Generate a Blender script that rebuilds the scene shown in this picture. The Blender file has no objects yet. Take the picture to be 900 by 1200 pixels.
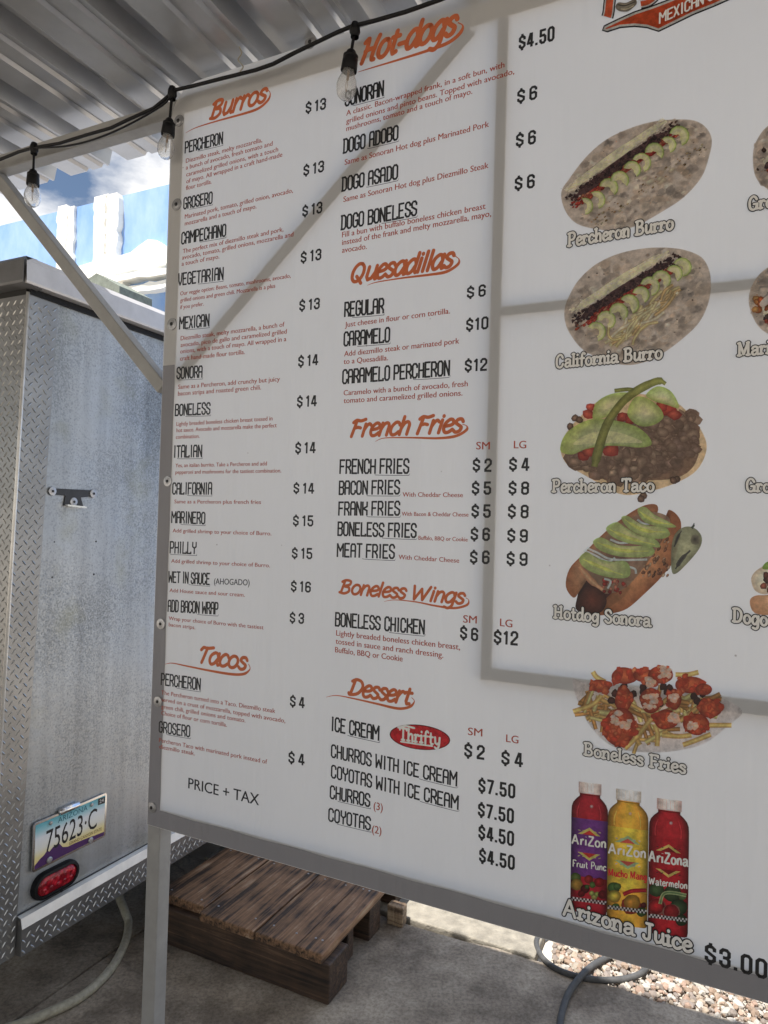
import bpy, bmesh, math, random
import numpy as np
from mathutils import Vector, Matrix
random.seed(7)
scene = bpy.context.scene
COL = scene.collection

# ------------------------------------------------------------------ camera
H = 1.75
FPX, ROLL, PITCH = 797.0, 0.0291, 0.0163
R0 = Vector((1, 0, 0)); U0 = Vector((0, -math.sin(PITCH), math.cos(PITCH))); FW = Vector((0, math.cos(PITCH), math.sin(PITCH)))
CR = math.cos(ROLL)*R0 + math.sin(ROLL)*U0
CU = -math.sin(ROLL)*R0 + math.cos(ROLL)*U0
EYE = Vector((0, 0, H))
cam_data = bpy.data.cameras.new('camera'); cam = bpy.data.objects.new('camera', cam_data); COL.objects.link(cam)
m = Matrix((( CR.x, CU.x, -FW.x, 0), (CR.y, CU.y, -FW.y, 0), (CR.z, CU.z, -FW.z, H), (0, 0, 0, 1)))
cam.matrix_world = m
cam_data.sensor_fit = 'HORIZONTAL'; cam_data.sensor_width = 36.0; cam_data.lens = FPX/900*36
cam_data.clip_start = 0.05; cam_data.clip_end = 500
scene.camera = cam
scene.render.resolution_x = 768; scene.render.resolution_y = 1024

# site axes: b runs along the menu banner (to the right), n runs away from the viewer through it
BV = Vector((0.90250, -0.43070, 0)).normalized(); NV = Vector((-BV.y, BV.x, 0)); ZV = Vector((0, 0, 1))
def W(b, n, z): return BV*b + NV*n + ZV*z
D = 1.40       # banner plane
E_ = -2.05     # trailer side plane

# ------------------------------------------------------------------ light
drop_n, drop_b = 0.389, 0.12
travel = (NV*drop_n + BV*drop_b - ZV).normalized()
SUN_EL = math.asin(-travel.z)
sun_az = math.atan2(-travel.x, -travel.y)
sd = bpy.data.lights.new('sun', 'SUN'); sd.energy = 4.6; sd.angle = math.radians(0.5); sd.color = (1.0, 0.965, 0.92)
sun = bpy.data.objects.new('sun', sd); COL.objects.link(sun)
sun.rotation_euler = travel.to_track_quat('-Z', 'Y').to_euler(); sun.location = (0, 0, 6)
world = bpy.data.worlds.new("World"); scene.world = world; world.use_nodes = True
nt = world.node_tree; nt.nodes.clear()
wo = nt.nodes.new('ShaderNodeOutputWorld'); bg = nt.nodes.new('ShaderNodeBackground'); bg.inputs[1].default_value = 0.056
sky = nt.nodes.new('ShaderNodeTexSky'); sky.sky_type = 'NISHITA'; sky.sun_disc = False
sky.sun_elevation = SUN_EL; sky.sun_rotation = sun_az
tc = nt.nodes.new('ShaderNodeTexCoord'); mp = nt.nodes.new('ShaderNodeMapping'); mp.inputs['Scale'].default_value = (1, 1, 2.2); mp.inputs['Location'].default_value = (0.35, 0.1, 0.2)
nz = nt.nodes.new('ShaderNodeTexNoise'); nz.inputs['Scale'].default_value = 3.2; nz.inputs['Detail'].default_value = 8; nz.inputs['Roughness'].default_value = 0.55
rp = nt.nodes.new('ShaderNodeValToRGB'); rp.color_ramp.elements[0].position = 0.45; rp.color_ramp.elements[1].position = 0.62
mx = nt.nodes.new('ShaderNodeMixRGB'); mx.inputs[2].default_value = (13.0, 12.7, 12.3, 1)
nt.links.new(tc.outputs['Generated'], mp.inputs[0]); nt.links.new(mp.outputs[0], nz.inputs[0]); nt.links.new(nz.outputs[0], rp.inputs[0])
nt.links.new(rp.outputs[0], mx.inputs[0]); nt.links.new(sky.outputs[0], mx.inputs[1]); nt.links.new(mx.outputs[0], bg.inputs[0]); nt.links.new(bg.outputs[0], wo.inputs[0])
scene.view_settings.view_transform = 'Standard'; scene.view_settings.look = 'None'
scene.view_settings.exposure = 0.97; scene.view_settings.gamma = 1.0
scene.view_settings.use_curve_mapping = False
scene.render.engine = 'CYCLES'; scene.cycles.max_bounces = 10; scene.cycles.diffuse_bounces = 5; scene.cycles.transmission_bounces = 8
scene.cycles.transparent_max_bounces = 12

# ------------------------------------------------------------------ measuring helpers
def ray(x, y): return FW + CR*((x-450)/FPX) - CU*((y-600)/FPX)
def hit(x, y, nrm, d):
    q = ray(x, y); return EYE + q*((d - EYE.dot(nrm))/q.dot(nrm))
def on_ban(x, y):
    P = hit(x, y, NV, D); return (P.dot(BV), P.z)
def on_tr(x, y):
    P = hit(x, y, BV, E_); return (P.dot(NV), P.z)
def on_gr(x, y, z=0.0):
    P = hit(x, y, ZV, z); return (P.dot(BV), P.dot(NV))
def lin(c): c /= 255.0; return c/12.92 if c <= 0.04045 else ((c+0.055)/1.055)**2.4
def rgb(r, g, b, k=1.0): return (lin(r)*k, lin(g)*k, lin(b)*k, 1)
WL = lin(186)
def pc(r, g, b): return tuple(min(0.86, lin(v)/WL*0.82) for v in (r, g, b))
def pp(r, g, b):
    g0 = .3*r+.55*g+.15*b
    return tuple(min(0.9, lin(v*.86+g0*.14)/WL*1.13) for v in (r, g, b))   # printed ink colour judged against the white vinyl

# ------------------------------------------------------------------ materials
def newmat(name):
    mt = bpy.data.materials.new(name); mt.use_nodes = True
    return mt, mt.node_tree, mt.node_tree.nodes['Principled BSDF']
def N(nt, t, **kw):
    nd = nt.nodes.new(t)
    for k, v in kw.items():
        if hasattr(nd, k): setattr(nd, k, v)
        else: nd.inputs[k].default_value = v
    return nd
def plain(name, col, rough=0.5, metal=0.0, var=0.0, vscale=8.0, bump=0.0, bscale=60.0, spec=None, col2=None, stretch=(1, 1, 1)):
    mt, nt, p = newmat(name)
    p.inputs['Roughness'].default_value = rough; p.inputs['Metallic'].default_value = metal
    if spec is not None: p.inputs['Specular IOR Level'].default_value = spec
    c = tuple(col)[:3] + (1,)
    tcn = N(nt, 'ShaderNodeTexCoord'); mpn = N(nt, 'ShaderNodeMapping'); mpn.inputs['Scale'].default_value = stretch
    nt.links.new(tcn.outputs['Object'], mpn.inputs[0])
    if var > 0 or col2:
        nzn = N(nt, 'ShaderNodeTexNoise', Scale=vscale, Detail=8.0, Roughness=0.62)
        nt.links.new(mpn.outputs[0], nzn.inputs[0])
        cr = N(nt, 'ShaderNodeValToRGB')
        cr.color_ramp.elements[0].position = 0.3; cr.color_ramp.elements[1].position = 0.7
        cr.color_ramp.elements[0].color = tuple(col2)[:3]+(1,) if col2 else tuple(v*(1-var) for v in c[:3]) + (1,)
        cr.color_ramp.elements[1].color = tuple(min(1, v*(1+var)) for v in c[:3]) + (1,)
        nt.links.new(nzn.outputs[0], cr.inputs[0]); nt.links.new(cr.outputs[0], p.inputs['Base Color'])
    else:
        p.inputs['Base Color'].default_value = c
    if bump > 0:
        bn_ = N(nt, 'ShaderNodeTexNoise', Scale=bscale, Detail=6.0); nt.links.new(mpn.outputs[0], bn_.inputs[0])
        bu = N(nt, 'ShaderNodeBump', Strength=bump, Distance=0.01); nt.links.new(bn_.outputs[0], bu.inputs['Height'])
        nt.links.new(bu.outputs[0], p.inputs['Normal'])
    return mt

def sheet_mat(name, use_attr, reflect, trans, tint=(1, 1, 1)):
    mt, nt, p = newmat(name); nt.nodes.remove(p); out = nt.nodes['Material Output']
    dif = N(nt, 'ShaderNodeBsdfDiffuse'); tr = N(nt, 'ShaderNodeBsdfTranslucent'); add = N(nt, 'ShaderNodeAddShader')
    gl = N(nt, 'ShaderNodeBsdfGlossy', Roughness=0.42); mix = N(nt, 'ShaderNodeMixShader'); mix.inputs[0].default_value = 0.035
    tcn = N(nt, 'ShaderNodeTexCoord')
    if use_attr:
        at = N(nt, 'ShaderNodeVertexColor', layer_name='Ink'); src = at.outputs[0]
        nzn = N(nt, 'ShaderNodeTexNoise', Scale=70.0, Detail=12.0, Roughness=.72); nt.links.new(tcn.outputs['Object'], nzn.inputs[0])
        mr = N(nt, 'ShaderNodeMapRange'); mr.inputs[1].default_value = 0.3; mr.inputs[2].default_value = 0.7; mr.inputs[3].default_value = 0.62; mr.inputs[4].default_value = 1.34
        nt.links.new(nzn.outputs[0], mr.inputs[0])
        vm = N(nt, 'ShaderNodeVectorMath', operation='SCALE'); nt.links.new(src, vm.inputs[0]); nt.links.new(mr.outputs[0], vm.inputs['Scale']); src = vm.outputs[0]
    else:
        nzn = N(nt, 'ShaderNodeTexNoise', Scale=2.2, Detail=5.0); nt.links.new(tcn.outputs['Object'], nzn.inputs[0])
        cr = N(nt, 'ShaderNodeValToRGB'); cr.color_ramp.elements[0].color = (0.87*tint[0], 0.86*tint[1], 0.85*tint[2], 1); cr.color_ramp.elements[1].color = (1.0*tint[0], 0.985*tint[1], 0.955*tint[2], 1)
        nt.links.new(nzn.outputs[0], cr.inputs[0])
        vs = N(nt, 'ShaderNodeTexVoronoi', Scale=11.0); nt.links.new(tcn.outputs['Object'], vs.inputs['Vector'])
        dr = N(nt, 'ShaderNodeValToRGB'); dr.color_ramp.elements[0].position = .012; dr.color_ramp.elements[0].color = (.45, .4, .36, 1); dr.color_ramp.elements[1].position = .028; dr.color_ramp.elements[1].color = (1, 1, 1, 1)
        nt.links.new(vs.outputs['Distance'], dr.inputs[0])
        dm = N(nt, 'ShaderNodeMixRGB', blend_type='MULTIPLY'); dm.inputs[0].default_value = .8; nt.links.new(cr.outputs[0], dm.inputs[1]); nt.links.new(dr.outputs[0], dm.inputs[2]); src = dm.outputs[0]
    for nd, k in ((dif, (reflect*.93, reflect*.955, reflect)), (tr, (trans, trans*.95, trans*.865))):
        vm = N(nt, 'ShaderNodeVectorMath', operation='MULTIPLY'); vm.inputs[1].default_value = k
        nt.links.new(src, vm.inputs[0]); nt.links.new(vm.outputs[0], nd.inputs['Color'])
    # scrim weave and soft creases
    wv = N(nt, 'ShaderNodeTexNoise', Scale=420.0, Detail=2.0); nt.links.new(tcn.outputs['Object'], wv.inputs[0])
    mp2 = N(nt, 'ShaderNodeMapping'); mp2.inputs['Scale'].default_value = (9, 9, 1.2); nt.links.new(tcn.outputs['Object'], mp2.inputs[0])
    cn = N(nt, 'ShaderNodeTexNoise', Scale=1.0, Detail=3.0); nt.links.new(mp2.outputs[0], cn.inputs[0])
    ad = N(nt, 'ShaderNodeMath', operation='MULTIPLY_ADD'); nt.links.new(wv.outputs[0], ad.inputs[0]); ad.inputs[1].default_value = 0.012; nt.links.new(cn.outputs[0], ad.inputs[2])
    bu = N(nt, 'ShaderNodeBump', Strength=1.0, Distance=0.03); nt.links.new(ad.outputs[0], bu.inputs['Height'])
    for nd in (dif, gl): nt.links.new(bu.outputs[0], nd.inputs['Normal'])
    nt.links.new(dif.outputs[0], add.inputs[0]); nt.links.new(tr.outputs[0], add.inputs[1])
    nt.links.new(add.outputs[0], mix.inputs[1]); nt.links.new(gl.outputs[0], mix.inputs[2]); nt.links.new(mix.outputs[0], out.inputs['Surface'])
    return mt

M = {}
M['vinyl'] = sheet_mat('white_vinyl', False, 0.47, 0.41)
M['print'] = sheet_mat('printed_picture', True, 0.56, 0.52)
M['hem_shade'] = sheet_mat('grey_hem_shade', False, 0.31, 0.06, (0.94, .92, .97))  # hem vinyl greyed to stand in for shade of post and bar
M['black_ink'] = plain('black_ink', (0.012, 0.012, 0.014), 0.5)
M['orange_ink'] = plain('orange_ink', pc(156, 80, 46), 0.6, var=0.06, vscale=20)
M['rust_ink'] = plain('rust_ink', pc(136, 58, 40), 0.65)
M['red_ink'] = plain('red_ink', pc(178, 28, 32), 0.5)
M['white_ink'] = plain('white_ink', (0.80, 0.79, 0.77), 0.5)
M['grey_tube'] = plain('painted_steel_tube', (0.32, 0.318, 0.31), 0.45, 0.0, var=0.12, vscale=14, bump=0.12, bscale=45)
M['dark_tube'] = plain('dark_galvanised_tube', (0.15, 0.185, 0.28), 0.5, 0.2, var=.15, vscale=12)
M['roof_steel'] = plain('galvanised_roof_sheet', (0.46, 0.47, 0.485), 0.3, 0.6, var=0.12, vscale=5, bump=0.02, bscale=6)
M['rubber'] = plain('black_rubber', (0.008, 0.008, 0.009), 0.5, spec=.25)
M['black_paint'] = plain('black_paint', (0.02, 0.02, 0.022), 0.4, var=.3, vscale=30)
M['cap_dark'] = plain('dark_cap', (0.15, 0.15, 0.155), 0.5, 0.1, var=0.25, vscale=9)
M['cap_light'] = plain('light_cap', (0.55, 0.54, 0.54), 0.4, 0.35, var=0.1, vscale=12)
M['washer'] = plain('washer_steel', (0.42, 0.42, 0.43), 0.4, 0.8, var=.2, vscale=90)
M['chrome'] = plain('chrome', (0.75, 0.75, 0.76), 0.16, 1.0)
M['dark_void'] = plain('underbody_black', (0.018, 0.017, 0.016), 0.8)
M['hose_tan'] = plain('braided_hose', (0.36, 0.33, 0.25), 0.5, var=0.25, vscale=60)
M['conduit'] = plain('grey_conduit', (0.075, 0.074, 0.072), 0.6, var=.25, vscale=30, spec=.3)
M['filament'] = plain('filament_wire', (0.35, 0.22, 0.12), 0.4, 0.6)
M['mural_white'] = plain('white_painted_trim', (0.80, 0.79, 0.74), 0.7, var=0.06, vscale=6, bump=.1)
M['mural_blue'] = plain('blue_painted_wall', (0.13, 0.26, 0.56), 0.6, vscale=2.2, col2=(0.34, 0.48, 0.70), var=.12, stretch=(1, 1, .5))
M['shingle'] = plain('grey_green_roofing', (0.17, 0.19, 0.16), 0.9, var=.25, vscale=20)

def galv():
    mt, nt, p = newmat('galvanised_spangle_sheet')
    p.inputs['Metallic'].default_value = 0.65
    tcn = N(nt, 'ShaderNodeTexCoord')
    vo = N(nt, 'ShaderNodeTexVoronoi', Scale=185.0); nt.links.new(tcn.outputs['Object'], vo.inputs['Vector'])
    big = N(nt, 'ShaderNodeTexNoise', Scale=1.6, Detail=2.0); nt.links.new(tcn.outputs['Object'], big.inputs[0])
    fine = N(nt, 'ShaderNodeTexNoise', Scale=150.0, Detail=3.0, Roughness=.6); nt.links.new(tcn.outputs['Object'], fine.inputs[0])
    sp = N(nt, 'ShaderNodeSeparateColor'); nt.links.new(vo.outputs['Color'], sp.inputs[0])
    a1 = N(nt, 'ShaderNodeMath', operation='MULTIPLY_ADD'); nt.links.new(sp.outputs[0], a1.inputs[0]); a1.inputs[1].default_value = 0.24; nt.links.new(big.outputs[0], a1.inputs[2])
    a2 = N(nt, 'ShaderNodeMath', operation='MULTIPLY_ADD'); nt.links.new(fine.outputs[0], a2.inputs[0]); a2.inputs[1].default_value = 0.55; nt.links.new(a1.outputs[0], a2.inputs[2])
    cr = N(nt, 'ShaderNodeValToRGB'); e = cr.color_ramp.elements
    e[0].position = 0.58; e[0].color = (0.155, 0.17, 0.18, 1); e[1].position = 1.25 if False else 1.0; e[1].color = (0.42, 0.44, 0.455, 1)
    nt.links.new(a2.outputs[0], cr.inputs[0])
    st = N(nt, 'ShaderNodeTexNoise', Scale=5.5, Detail=4.0); mpn = N(nt, 'ShaderNodeMapping'); mpn.inputs['Location'].default_value = (3, 1, 2)
    nt.links.new(tcn.outputs['Object'], mpn.inputs[0]); nt.links.new(mpn.outputs[0], st.inputs[0])
    cr2 = N(nt, 'ShaderNodeValToRGB'); cr2.color_ramp.elements[0].position = .58; cr2.color_ramp.elements[1].position = .78
    nt.links.new(st.outputs[0], cr2.inputs[0])
    mxn = N(nt, 'ShaderNodeMixRGB'); mxn.inputs[2].default_value = (0.30, 0.30, 0.22, 1)
    ms = N(nt, 'ShaderNodeMath', operation='MULTIPLY'); ms.inputs[1].default_value = .6; nt.links.new(cr2.outputs[0], ms.inputs[0]); nt.links.new(ms.outputs[0], mxn.inputs[0])
    nt.links.new(cr.outputs[0], mxn.inputs[1]); nt.links.new(mxn.outputs[0], p.inputs['Base Color'])
    mps = N(nt, 'ShaderNodeMapping'); mps.inputs['Scale'].default_value = (14, 14, .7); nt.links.new(tcn.outputs['Object'], mps.inputs[0])
    sk = N(nt, 'ShaderNodeTexNoise', Scale=1.4, Detail=7.0, Roughness=.6); nt.links.new(mps.outputs[0], sk.inputs[0])
    skr = N(nt, 'ShaderNodeMapRange'); skr.inputs[1].default_value = .35; skr.inputs[2].default_value = .7; skr.inputs[3].default_value = 1.04; skr.inputs[4].default_value = .80; nt.links.new(sk.outputs[0], skr.inputs[0])
    skm = N(nt, 'ShaderNodeVectorMath', operation='SCALE'); nt.links.new(mxn.outputs[0], skm.inputs[0]); nt.links.new(skr.outputs[0], skm.inputs['Scale']); nt.links.new(skm.outputs[0], p.inputs['Base Color'])
    mr = N(nt, 'ShaderNodeMapRange'); mr.inputs[3].default_value = .32; mr.inputs[4].default_value = .58; nt.links.new(sp.outputs[1], mr.inputs[0]); nt.links.new(mr.outputs[0], p.inputs['Roughness'])
    bu = N(nt, 'ShaderNodeBump', Strength=0.6, Distance=0.03); nt.links.new(big.outputs[0], bu.inputs['Height']); nt.links.new(bu.outputs[0], p.inputs['Normal'])
    return mt
M['galv'] = galv()
M['tread'] = plain('aluminium_tread_plate', (0.27, 0.27, 0.268), 0.36, 0.75, var=.18, vscale=7, bump=.06, bscale=20)
M['tread_bar'] = plain('aluminium_tread_bar', (0.50, 0.50, 0.485), 0.28, 0.8, var=.1, vscale=30)
M['tread_bright'] = plain('aluminium_fold', (0.80, 0.79, 0.76), 0.4, 0.4, var=.12, vscale=12)

def wood(name, c1, c2, c3):
    mt, nt, p = newmat(name); p.inputs['Roughness'].default_value = 0.62
    tcn = N(nt, 'ShaderNodeTexCoord'); mpn = N(nt, 'ShaderNodeMapping'); mpn.inputs['Scale'].default_value = (30, 1.1, 30)
    nt.links.new(tcn.outputs['Object'], mpn.inputs[0])
    n1 = N(nt, 'ShaderNodeTexNoise', Scale=2.0, Detail=9.0, Roughness=.65, Distortion=.6); nt.links.new(mpn.outputs[0], n1.inputs[0])
    n2 = N(nt, 'ShaderNodeTexNoise', Scale=6.0, Detail=8.0, Roughness=.6); nt.links.new(tcn.outputs['Object'], n2.inputs[0])
    ad = N(nt, 'ShaderNodeMath', operation='MULTIPLY_ADD'); nt.links.new(n2.outputs[0], ad.inputs[0]); ad.inputs[1].default_value = .62; nt.links.new(n1.outputs[0], ad.inputs[2])
    cr = N(nt, 'ShaderNodeValToRGB'); e = cr.color_ramp.elements; e[0].position = .66; e[0].color = c1+(1,); e[1].position = 1.0; e[1].color = c3+(1,)
    e.new(.83).color = c2+(1,)
    x = e.new(.89); x.color = tuple(v*1.15 for v in c2)+(1,)
    nt.links.new(ad.outputs[0], cr.inputs[0]); nt.links.new(cr.outputs[0], p.inputs['Base Color'])
    bu = N(nt, 'ShaderNodeBump', Strength=0.5, Distance=0.004); nt.links.new(n1.outputs[0], bu.inputs['Height']); nt.links.new(bu.outputs[0], p.inputs['Normal'])
    return mt
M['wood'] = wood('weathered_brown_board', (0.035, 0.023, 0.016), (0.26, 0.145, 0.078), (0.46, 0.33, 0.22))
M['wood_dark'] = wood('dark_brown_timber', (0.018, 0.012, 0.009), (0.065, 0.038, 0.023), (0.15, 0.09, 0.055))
M['wood_pale'] = wood('pale_timber', (0.10, 0.065, 0.04), (0.3, 0.21, 0.13), (0.45, 0.34, 0.22))

def concrete():
    mt, nt, p = newmat('worn_concrete'); p.inputs['Roughness'].default_value = .8
    tcn = N(nt, 'ShaderNodeTexCoord')
    n1 = N(nt, 'ShaderNodeTexNoise', Scale=1.9, Detail=10.0, Roughness=.68); nt.links.new(tcn.outputs['Object'], n1.inputs[0])
    n2 = N(nt, 'ShaderNodeTexNoise', Scale=75.0, Detail=5.0, Roughness=.7); nt.links.new(tcn.outputs['Object'], n2.inputs[0])
    cr = N(nt, 'ShaderNodeValToRGB'); e = cr.color_ramp.elements; e[0].position = .40; e[0].color = (0.17, 0.14, 0.108, 1); e[1].position = .62; e[1].color = (0.48, 0.42, 0.34, 1)
    nt.links.new(n1.outputs[0], cr.inputs[0])
    cr2 = N(nt, 'ShaderNodeValToRGB'); cr2.color_ramp.elements[0].position = .36; cr2.color_ramp.elements[0].color = (.66, .64, .61, 1); cr2.color_ramp.elements[1].position = .58; cr2.color_ramp.elements[1].color = (1.08, 1.06, 1.04, 1)
    nt.links.new(n2.outputs[0], cr2.inputs[0])
    ml = N(nt, 'ShaderNodeMixRGB', blend_type='MULTIPLY'); ml.inputs[0].default_value = 1; nt.links.new(cr.outputs[0], ml.inputs[1]); nt.links.new(cr2.outputs[0], ml.inputs[2])
    # hairline cracks
    vo = N(nt, 'ShaderNodeTexVoronoi', Scale=.45, feature='DISTANCE_TO_EDGE')
    dn = N(nt, 'ShaderNodeTexNoise', Scale=4.0, Detail=5.0); nt.links.new(tcn.outputs['Object'], dn.inputs[0])
    va = N(nt, 'ShaderNodeVectorMath', operation='MULTIPLY_ADD'); va.inputs[1].default_value = (.5, .5, .5); nt.links.new(dn.outputs['Color'], va.inputs[0]); nt.links.new(tcn.outputs['Object'], va.inputs[2]); nt.links.new(va.outputs[0], vo.inputs['Vector'])
    cr3 = N(nt, 'ShaderNodeValToRGB'); cr3.color_ramp.elements[0].position = 0.0; cr3.color_ramp.elements[0].color = (.7, .7, .7, 1); cr3.color_ramp.elements[1].position = .006; cr3.color_ramp.elements[1].color = (1, 1, 1, 1)
    nt.links.new(vo.outputs['Distance'], cr3.inputs[0])
    m2 = N(nt, 'ShaderNodeMixRGB', blend_type='MULTIPLY'); m2.inputs[0].default_value = 1; nt.links.new(ml.outputs[0], m2.inputs[1]); nt.links.new(cr3.outputs[0], m2.inputs[2])
    nt.links.new(m2.outputs[0], p.inputs['Base Color'])
    bu = N(nt, 'ShaderNodeBump', Strength=0.25, Distance=0.005); nt.links.new(n2.outputs[0], bu.inputs['Height']); nt.links.new(bu.outputs[0], p.inputs['Normal'])
    return mt
M['concrete'] = concrete()
M['kerb'] = plain('pale_kerb_concrete', (0.25, 0.225, 0.18), 0.85, var=.3, vscale=22, bump=.5, bscale=110)
M['earth'] = plain('desert_earth', (0.50, 0.45, 0.38), 0.95, var=.25, vscale=1.5, bump=.3, bscale=30)

def glass():
    mt, nt, p = newmat('clear_bulb_plastic')
    p.inputs['Base Color'].default_value = (0.97, 0.965, 0.95, 1); p.inputs['Roughness'].default_value = 0.04
    p.inputs['Transmission Weight'].default_value = 0.86; p.inputs['IOR'].default_value = 1.38; p.inputs['Roughness'].default_value = .08
    return mt
M['glass'] = glass()
def lens():
    mt, nt, p = newmat('red_lens'); p.inputs['Base Color'].default_value = (0.42, 0.008, 0.018, 1); p.inputs['Roughness'].default_value = .15
    tcn = N(nt, 'ShaderNodeTexCoord'); vo = N(nt, 'ShaderNodeTexVoronoi', Scale=55.0); nt.links.new(tcn.outputs['Object'], vo.inputs['Vector'])
    cr = N(nt, 'ShaderNodeValToRGB'); cr.color_ramp.elements[0].color = (0.75, 0.03, 0.05, 1); cr.color_ramp.elements[1].position = .6; cr.color_ramp.elements[1].color = (0.22, 0.004, 0.012, 1)
    nt.links.new(vo.outputs['Distance'], cr.inputs[0]); nt.links.new(cr.outputs[0], p.inputs['Base Color'])
    return mt
M['lens'] = lens()

# ------------------------------------------------------------------ object helpers
def mesh_obj(name, verts, faces, mat, parent=None, smooth=False):
    me = bpy.data.meshes.new(name); me.from_pydata([tuple(v) for v in verts], [], faces); me.update()
    if mat is not None: me.materials.append(mat)
    if smooth: me.polygons.foreach_set('use_smooth', [True]*len(me.polygons))
    o = bpy.data.objects.new(name, me); COL.objects.link(o)
    if parent is not None: o.parent = parent
    return o
def empty(name, loc=(0, 0, 0)):
    o = bpy.data.objects.new(name, None); o.empty_display_size = .1; COL.objects.link(o); o.location = loc
    return o
def tag(o, label=None, cat=None, group=None, kind=None):
    if label: o['label'] = label
    if cat: o['category'] = cat
    if group: o['group'] = group
    if kind: o['kind'] = kind
    return o
class Root:
    """thing with an Empty at its base; parts are given in world coordinates"""
    pass
def thing(name, loc, label, cat, group=None):
    o = empty(name, loc); tag(o, label, cat, group); return o
def part(name, verts, faces, mat, parent, smooth=False):
    """vertices in world space, stored relative to the part's parent chain"""
    off = Vector((0, 0, 0)); q = parent
    while q is not None: off += q.location; q = q.parent
    return mesh_obj(name, [Vector(v)-off for v in verts], faces, mat, parent, smooth)
def box_vf(b0, b1, n0, n1, z0, z1, bev=0.0):
    V = [W(b, n, z) for z in (z0, z1) for (b, n) in ((b0, n0), (b1, n0), (b1, n1), (b0, n1))]
    F = [(0, 3, 2, 1), (4, 5, 6, 7), (0, 1, 5, 4), (1, 2, 6, 5), (2, 3, 7, 6), (3, 0, 4, 7)]
    return V, F
def bevel_obj(o, w, seg=2):
    md = o.modifiers.new('edge', 'BEVEL'); md.width = w; md.segments = seg; md.limit_method = 'ANGLE'; md.angle_limit = math.radians(40)
def box(name, b0, b1, n0, n1, z0, z1, mat, parent, bev=0.003):
    # local axes of each box follow the site axes so that wood grain runs along n
    V = [Vector((x, y, z)) for z in (z0, z1) for (x, y) in ((b0, n0), (b1, n0), (b1, n1), (b0, n1))]
    V2, F = box_vf(b0, b1, n0, n1, z0, z1)
    o = part(name, V2, F, mat, parent)
    if bev: bevel_obj(o, bev)
    return o
def bar_vf(P, Q, up, w, t):
    """square tube from P to Q; w across (perp. to up and axis), t along up"""
    ax = (Q-P).normalized(); s = ax.cross(up).normalized(); u = s.cross(ax).normalized()
    V = []
    for c in (P, Q):
        for (i, j) in ((-1, -1), (1, -1), (1, 1), (-1, 1)): V.append(c + s*(w/2*i) + u*(t/2*j))
    return V, [(0, 1, 2, 3), (7, 6, 5, 4), (0, 4, 5, 1), (1, 5, 6, 2), (2, 6, 7, 3), (3, 7, 4, 0)]
def catmull(P, k=6, closed=False):
    P = [Vector(p) for p in P]; out = []; n = len(P)
    rng = range(n if closed else n-1)
    for i in rng:
        if closed: a, b, c, d = P[(i-1) % n], P[i], P[(i+1) % n], P[(i+2) % n]
        else: a, b, c, d = P[max(i-1, 0)], P[i], P[i+1], P[min(i+2, n-1)]
        for j in range(k):
            t = j/k
            out.append(0.5*((2*b) + (c-a)*t + (2*a-5*b+4*c-d)*t*t + (3*b-a-3*c+d)*t**3))
    if not closed: out.append(P[-1])
    return out
def tube_vf(pts, r, seg=10, closed=False):
    pts = [Vector(p) for p in pts]; V = []; F = []; n = len(pts); rr = r if isinstance(r, (list, tuple)) else [r]*n
    prev = None
    for i, p in enumerate(pts):
        a = pts[(i-1) % n] if closed else pts[max(i-1, 0)]; c = pts[(i+1) % n] if closed else pts[min(i+1, n-1)]
        t = (c-a).normalized() if (c-a).length > 1e-9 else Vector((0, 0, 1))
        if prev is None:
            s = t.cross(Vector((0, 0, 1)));  s = t.cross(Vector((1, 0, 0))) if s.length < .05 else s
        else: s = prev - t*prev.dot(t)
        s.normalize(); prev = s; u = t.cross(s)
        for j in range(seg):
            an = 2*math.pi*j/seg; V.append(p + (s*math.cos(an) + u*math.sin(an))*rr[i])
    for i in range(n if closed else n-1):
        i2 = (i+1) % n
        for j in range(seg):
            j2 = (j+1) % seg; F.append((i*seg+j, i*seg+j2, i2*seg+j2, i2*seg+j))
    if not closed: F.append(tuple(range(seg-1, -1, -1))); F.append(tuple((n-1)*seg+j for j in range(seg)))
    return V, F
def lathe_vf(prof, c, ax=Vector((0, 0, 1)), seg=20):
    """prof: list of (radius, height) along ax from point c"""
    ax = Vector(ax).normalized(); s = ax.cross(Vector((0, 1, 0.3))).normalized(); u = ax.cross(s); V = []; F = []
    for (r, h) in prof:
        for j in range(seg):
            an = 2*math.pi*j/seg; V.append(Vector(c) + ax*h + (s*math.cos(an)+u*math.sin(an))*max(r, 1e-5))
    for i in range(len(prof)-1):
        for j in range(seg):
            j2 = (j+1) % seg; F.append((i*seg+j, i*seg+j2, (i+1)*seg+j2, (i+1)*seg+j))
    return V, F
def merge(lst):
    V = []; F = []
    for v, f in lst:
        k = len(V); V += list(v); F += [tuple(i+k for i in q) for q in f]
    return V, F

# ================================================================== SETTING
g = mesh_obj('ground', [(-150, -150, -.045), (150, -150, -.045), (150, 150, -.045), (-150, 150, -.045)], [(0, 1, 2, 3)], M['earth']); tag(g, kind='structure')
SLAB_N = 2.785
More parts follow.
